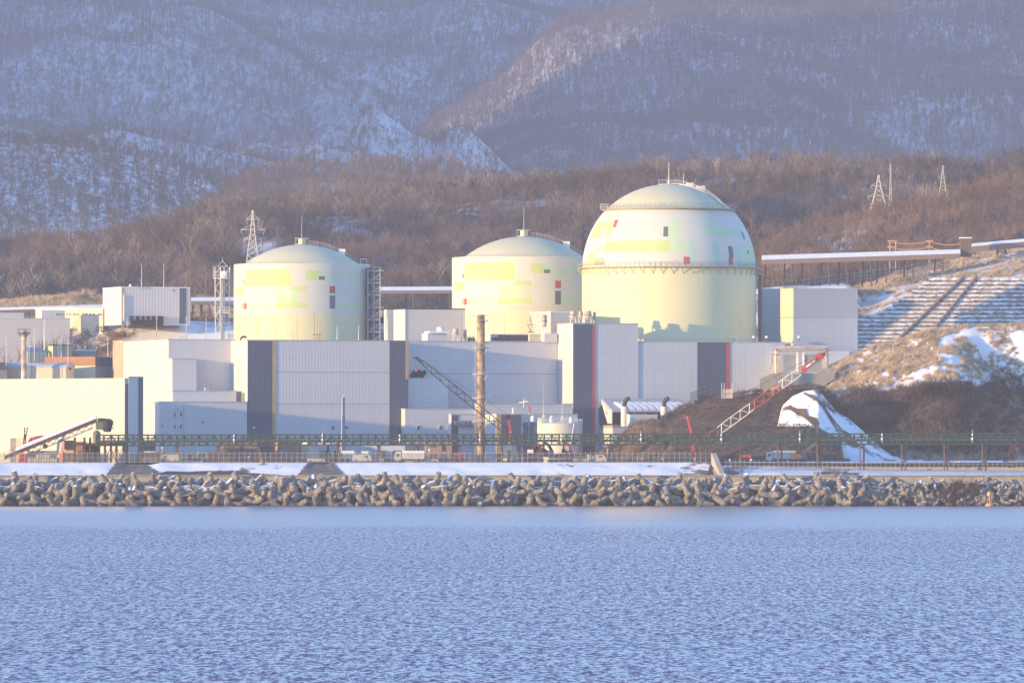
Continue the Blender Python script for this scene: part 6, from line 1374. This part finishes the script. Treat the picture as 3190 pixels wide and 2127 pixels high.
def pylon(px, Y, y0, yb_, hw, arms, label, m_=None, n_=9, thick=.22):
    m_ = m_ or whp; zb_ = Z(yb_, Y); zt_ = Z(y0, Y); c_ = P(px, Y, zb_); T = thing('pylon', c_, label, 'pylon', None); Hh = zt_ - zb_; sc = Y / F
    def corner(i, sx, sy): k = i / n_; w_ = hw * sc * max(.08, (1 - k) ** 1.15 if k < .6 else (.35 * (1 - k) / .4) ** 1 * .9 + .02); return Vector((c_.x + sx * w_, Y + sy * w_, zb_ + Hh * k))
    f = MB()
    for i in range(n_):
        for sx in (-1, 1):
            for sy in (-1, 1): f.bar(corner(i, sx, sy), corner(i + 1, sx, sy), thick)
        for s_ in (-1, 1):
            f.bar(corner(i, -1, s_), corner(i + 1, 1, s_), thick * .6); f.bar(corner(i, 1, s_), corner(i + 1, -1, s_), thick * .6); f.bar(corner(i, s_, -1), corner(i + 1, s_, 1), thick * .6)
    part('lattice_body', f, m_, T)
    for ya_, w_ in arms:
        f = MB(); z_ = Z(ya_, Y)
        for s_ in (-1, 1):
            e = Vector((c_.x + s_ * w_ * sc, Y, z_)); f.bar(Vector((c_.x, Y - .4, z_ + .1)), e, thick * .7); f.bar(Vector((c_.x, Y, z_ + 1.6)), e, thick * .6); f.bar(e, e + Vector((-s_ * .4, 0, -1.4)), thick * .6)
        part('cross_arm', f, m_, T)
    return T
pylon(787, 2185, 655, 850, 23, ((684, 20), (716, 37), (746, 28)), 'tall white lattice pylon rising behind the left dome', mat('pale_galvanised', (.62, .56, .50), .6), 11, .19)
pylon(2738, 2600, 545, 660, 26, ((579, 24), (612, 34), (636, 28)), 'left white lattice pylon with wide arms on the right hillside', mat('grey_galvanised', (.50, .48, .47), .6), 8, .27)
pylon(2775, 2640, 508, 655, 5, ((528, 6),), 'slim tall mast just right of the wide armed pylon', M['grey_galvanised'], 10, .15)
pylon(2938, 2640, 515, 610, 12, ((553, 14),), 'small distant pylon farther right on the hillside', M['grey_galvanised'], 8, .14)
# --- snow roofed conveyor galleries behind
def gallery(px0, y0, px1, y1, Y0, Y1, legs, label, h=1.4, fas=1.3, zb=None, leg_m=dsteel, wd=3):
    a, b_ = W(px0, y0, Y0), W(px1, y1, Y1); T = thing('conveyor_gallery', a, label, 'conveyor'); d = b_ - a
    f = MB(); f.prism([a + Vector((0, -.1, -h)), a + Vector((0, wd / 2, 0)), a + Vector((0, wd + .1, -h))], d); part('snowy_roof', f, snowm, T)
    f = MB(); f.prism([a + Vector((0, 0, -h)), a + Vector((0, wd, -h)), a + Vector((0, wd, -h - fas)), a + Vector((0, 0, -h - fas))], d); part('gallery_wall', f, clad('gallery_cladding', (.30, .20, .15), yaw=0, rib=.9, pw=2.0, ph=50, seam=.6), T)
    for px in legs:
        t = (px - px0) / (px1 - px0); p = a + d * t; zb_ = zb(px) if callable(zb) else zb; f = MB(); zt_ = p.z - h - fas
        for s_ in (-1, 1): f.bar((p.x + s_ * 1.35, p.y + .3, zb_), (p.x + s_ * 1.0, p.y + .5, zt_), .34)
        nb = max(1, int((zt_ - zb_) / 4))
        for q_ in range(nb): zz_ = zb_ + (zt_ - zb_) * (q_ + .5) / nb; f.bar((p.x - 1.25, p.y + .3, zz_), (p.x + 1.25, p.y + .3, zz_), .2)
        part('trestle', f, leg_m, T)
    return T
gallery(2374, 795, 2992, 776, 2180, 2190, (2395, 2455, 2510, 2570, 2625, 2700, 2745, 2830, 2925), 'long snow roofed conveyor gallery on trestles right of the largest dome', 1.3, 1.3, lambda p_: Z(np.interp(p_, [2390, 2660, 2800, 2925], [905, 895, 862, 845]), 2160))
gallery(1180, 893, 1412, 892, 2222, 2226, (1275, 1390), 'snow roofed gallery between the left and middle domes', 1.1, .9, Z(975, 2160))
gallery(595, 926, 735, 925, 2200, 2203, (612, 640, 720), 'short snow roofed gallery between the raised white building and the left dome', 1.1, 1.0, Z(985, 2140))
gallery(3010, 760, 3420, 722, 2200, 2206, (3025, 3120), 'upper snow roofed gallery climbing out of the frame at the right', .9, 1.6, Z(800, 2225))
T = thing('transfer_house', W(3005, 800, 2194), 'brown transfer house joining the two right conveyor galleries', 'building'); f = MB(); f.cbox(W(3008, 800, 2194), 3.2, 4, 5.2); part('wall', f, mat('transfer_brown', (.14, .10, .085), .8), T)
f = MB(); f.cbox(W(3008, 800, 2194) + Vector((0, 0, 5.2)), 3.4, 4.2, .3); part('roof', f, snowm, T)
T = thing('overhead_line', W(2772, 850, 2210), 'orange sagging overhead line on slim poles above the right gallery', 'line'); om = mat('orange_line', (.62, .34, .20), .6); Y = 2205
for px in (2772, 2790, 2895): f = MB(); f.tube(W(px, 855, Y), W(px, 752, Y), .14, n=6); part('pole', f, om, T)
for yy in (752, 770):
    for a, b_ in ((2765, 2895), (2895, 3000)):
        f = MB(); pts = [W(a + (b_ - a) * t, yy + 8 * 4 * t * (1 - t) + (b_ > 2900) * 6 * t, Y) for t in np.linspace(0, 1, 9)]; f.path(pts, .13, 5); part('cable', f, om, T)
f = MB()
for yy in (750, 768): f.bar(W(2885, yy, Y), W(2907, yy, Y), .25); f.bar(W(2765, yy, Y), W(2795, yy, Y), .22)
part('insulator_arm', f, om, T)
fence('hill_fence', 2440, 2960, 2150, 2180, Z(905, 2150), Z(835, 2180), 2.4, 2.2, 'fence running along the slope under the right gallery', roofm)
fence('terrace_fence', 2680, 3400, 2100, 2100, Z(1025, 2100), Z(1022, 2100), 1.6, 1.5, 'thin fence across the middle of the snowy terraces', roofm)
# --- gate frame and panels by the right end of the big turbine building
T = thing('equipment_portal', W(2410, 1165, 1985), 'portal frame with big pipes and grey shutters behind the red and white boom', 'frame'); Y = 1988
f = MB()
for px in (2424, 2572): f.box(X(px, Y) - .55, X(px, Y) + .55, Y, Y + 1.2, G + 8, Z(1086, Y))
f.box(X(2415, Y), X(2580, Y), Y, Y + 1.2, Z(1092, Y), Z(1078, Y)); part('portal_frame', f, ccm, T)
f = MB(); f.path([W(2422, 1090, Y - .8), W(2566, 1086, Y - .8), W(2575, 1092, Y - .8), W(2576, 1150, Y - .8)], .5, 8); part('top_pipe', f, ggm, T)
for pa, pb in ((2440, 2480), (2508, 2560)): f = MB(); f.box(X(pa, Y), X(pb, Y), Y + .3, Y + .6, Z(1158, Y), Z(1105, Y)); part('shutter', f, mat('shutter_grey', (.24, .26, .29), .5), T)
for px in (2484, 2502): f = MB(); f.box(X(px, Y) - .25, X(px, Y) + .25, Y - .2, Y + .3, Z(1160, Y), Z(1092, Y)); part('column', f, whp, T)
f = MB(); f.path([W(2424, 1104, Y - .5), W(2405, 1104, Y - .5), W(2405, 1130, Y - .5), W(2400, 1150, Y - .5)], .16, 6); part('side_pipe', f, ggm, T)
T = thing('concrete_fence', W(2370, 1215, 1975), 'pale beige panel fence on the slope below the equipment portal', 'fence'); Y0, Y1 = 1972, 1982
pts = [(2366, 1180, 1230), (2400, 1165, 1222), (2440, 1158, 1218), (2500, 1160, 1216), (2540, 1163, 1214), (2600, 1140, 1180)]
for (xa_, ta, ba), (xb_, tb, bb_) in zip(pts[:-1], pts[1:]):
    f = MB(); A, B = W(xa_, ba, Y0), W(xb_, bb_, Y0); A1, B1 = W(xa_, ta, Y0), W(xb_, tb, Y0); f.prism([A, B, B1, A1], (0, .3, 0)); part('panel', f, mat('beige_fence_panel', (.40, .36, .30), .8), T)
n_ = 40
for i in range(n_): px = 2368 + i * 5.8; f = MB(); ya_ = np.interp(px, [q_[0] for q_ in pts], [q_[1] for q_ in pts]); f.tube(W(px, ya_ + 40, Y0 - .1), W(px, ya_ - 6, Y0 - .1), .06, n=4); part('post', f, roofm, T)
T = thing('notice_panel', W(2188, 1240, 1950), 'beige board panel in a scaffold frame on top of the embankment', 'panel'); Y = 1948
f = MB(); f.box(X(2250, Y), X(2280, Y), Y, Y + .2, Z(1240, Y), Z(1212, Y)); part('board', f, mat('beige_board', (.50, .44, .36), .8), T)
for px in (2248, 2256, 2281): f = MB(); f.tube(W(px, 1242, Y - .1), W(px, 1192, Y - .1), .09, n=5); part('upright', f, steel, T)
f = MB(); f.bar(W(2248, 1226, Y - .2), W(2281, 1226, Y - .2), .12); part('rail', f, brnw, T)
# lights on the low roof of the big unit
for px, lab in ((2287, 'small floodlight on the roof edge left of the cream strip'), (2348, 'white floodlight at the foot of the largest dome, right side'), (2388, 'round white roof lamp right of the largest dome'), (2489, 'white floodlight right of the cream strip')):
    Y = 2002; T = thing('floodlight', W(px, 1062, Y), lab, 'floodlight'); f = MB(); f.tube(W(px, 1064, Y), W(px, 1050, Y), .07, n=5); part('stand', f, dsteel, T); f = MB(); p = W(px, 1050, Y); f.lathe(p, [(.01, -.35), (.42, -.2), (.42, .25), (.01, .4)], 10); part('lamp_head', f, whp, T, smooth=True)
T = thing('roof_antenna', W(1632, 1270, 1962), 'small white rotating antenna on the low roof right of the chimney', 'antenna'); Y = 1964; f = MB(); f.bar(W(1616, 1254, Y), W(1645, 1250, Y), .3); f.tube(W(1632, 1268, Y), W(1632, 1244, Y), .12, n=6); part('mast', f, whp, T); f = MB(); f.lathe(W(1636, 1243, Y), [(.01, 0), (.6, .15), (.01, .35)], 10); part('dome', f, whp, T)
f = MB(); f.tube(W(1598, 1290, 1940), W(1598, 1270, 1940), .22, n=8); single('roof_pipe', f, whp, W(1598, 1290, 1940), 'white stub pipe on the slate fronted service building', 'pipe')
T = thing('roof_pipe', W(1650, 1290, 1943), 'red and white bent pipe on the low ribbed roof', 'pipe'); f = MB(); f.path([W(1650, 1288, 1943), W(1650, 1272, 1943), W(1646, 1266, 1943)], .22, 8); part('pipe', f, redp, T); f = MB(); f.tube(W(1650, 1291, 1943), W(1650, 1287, 1943), .28, n=8); part('collar', f, whp, T)
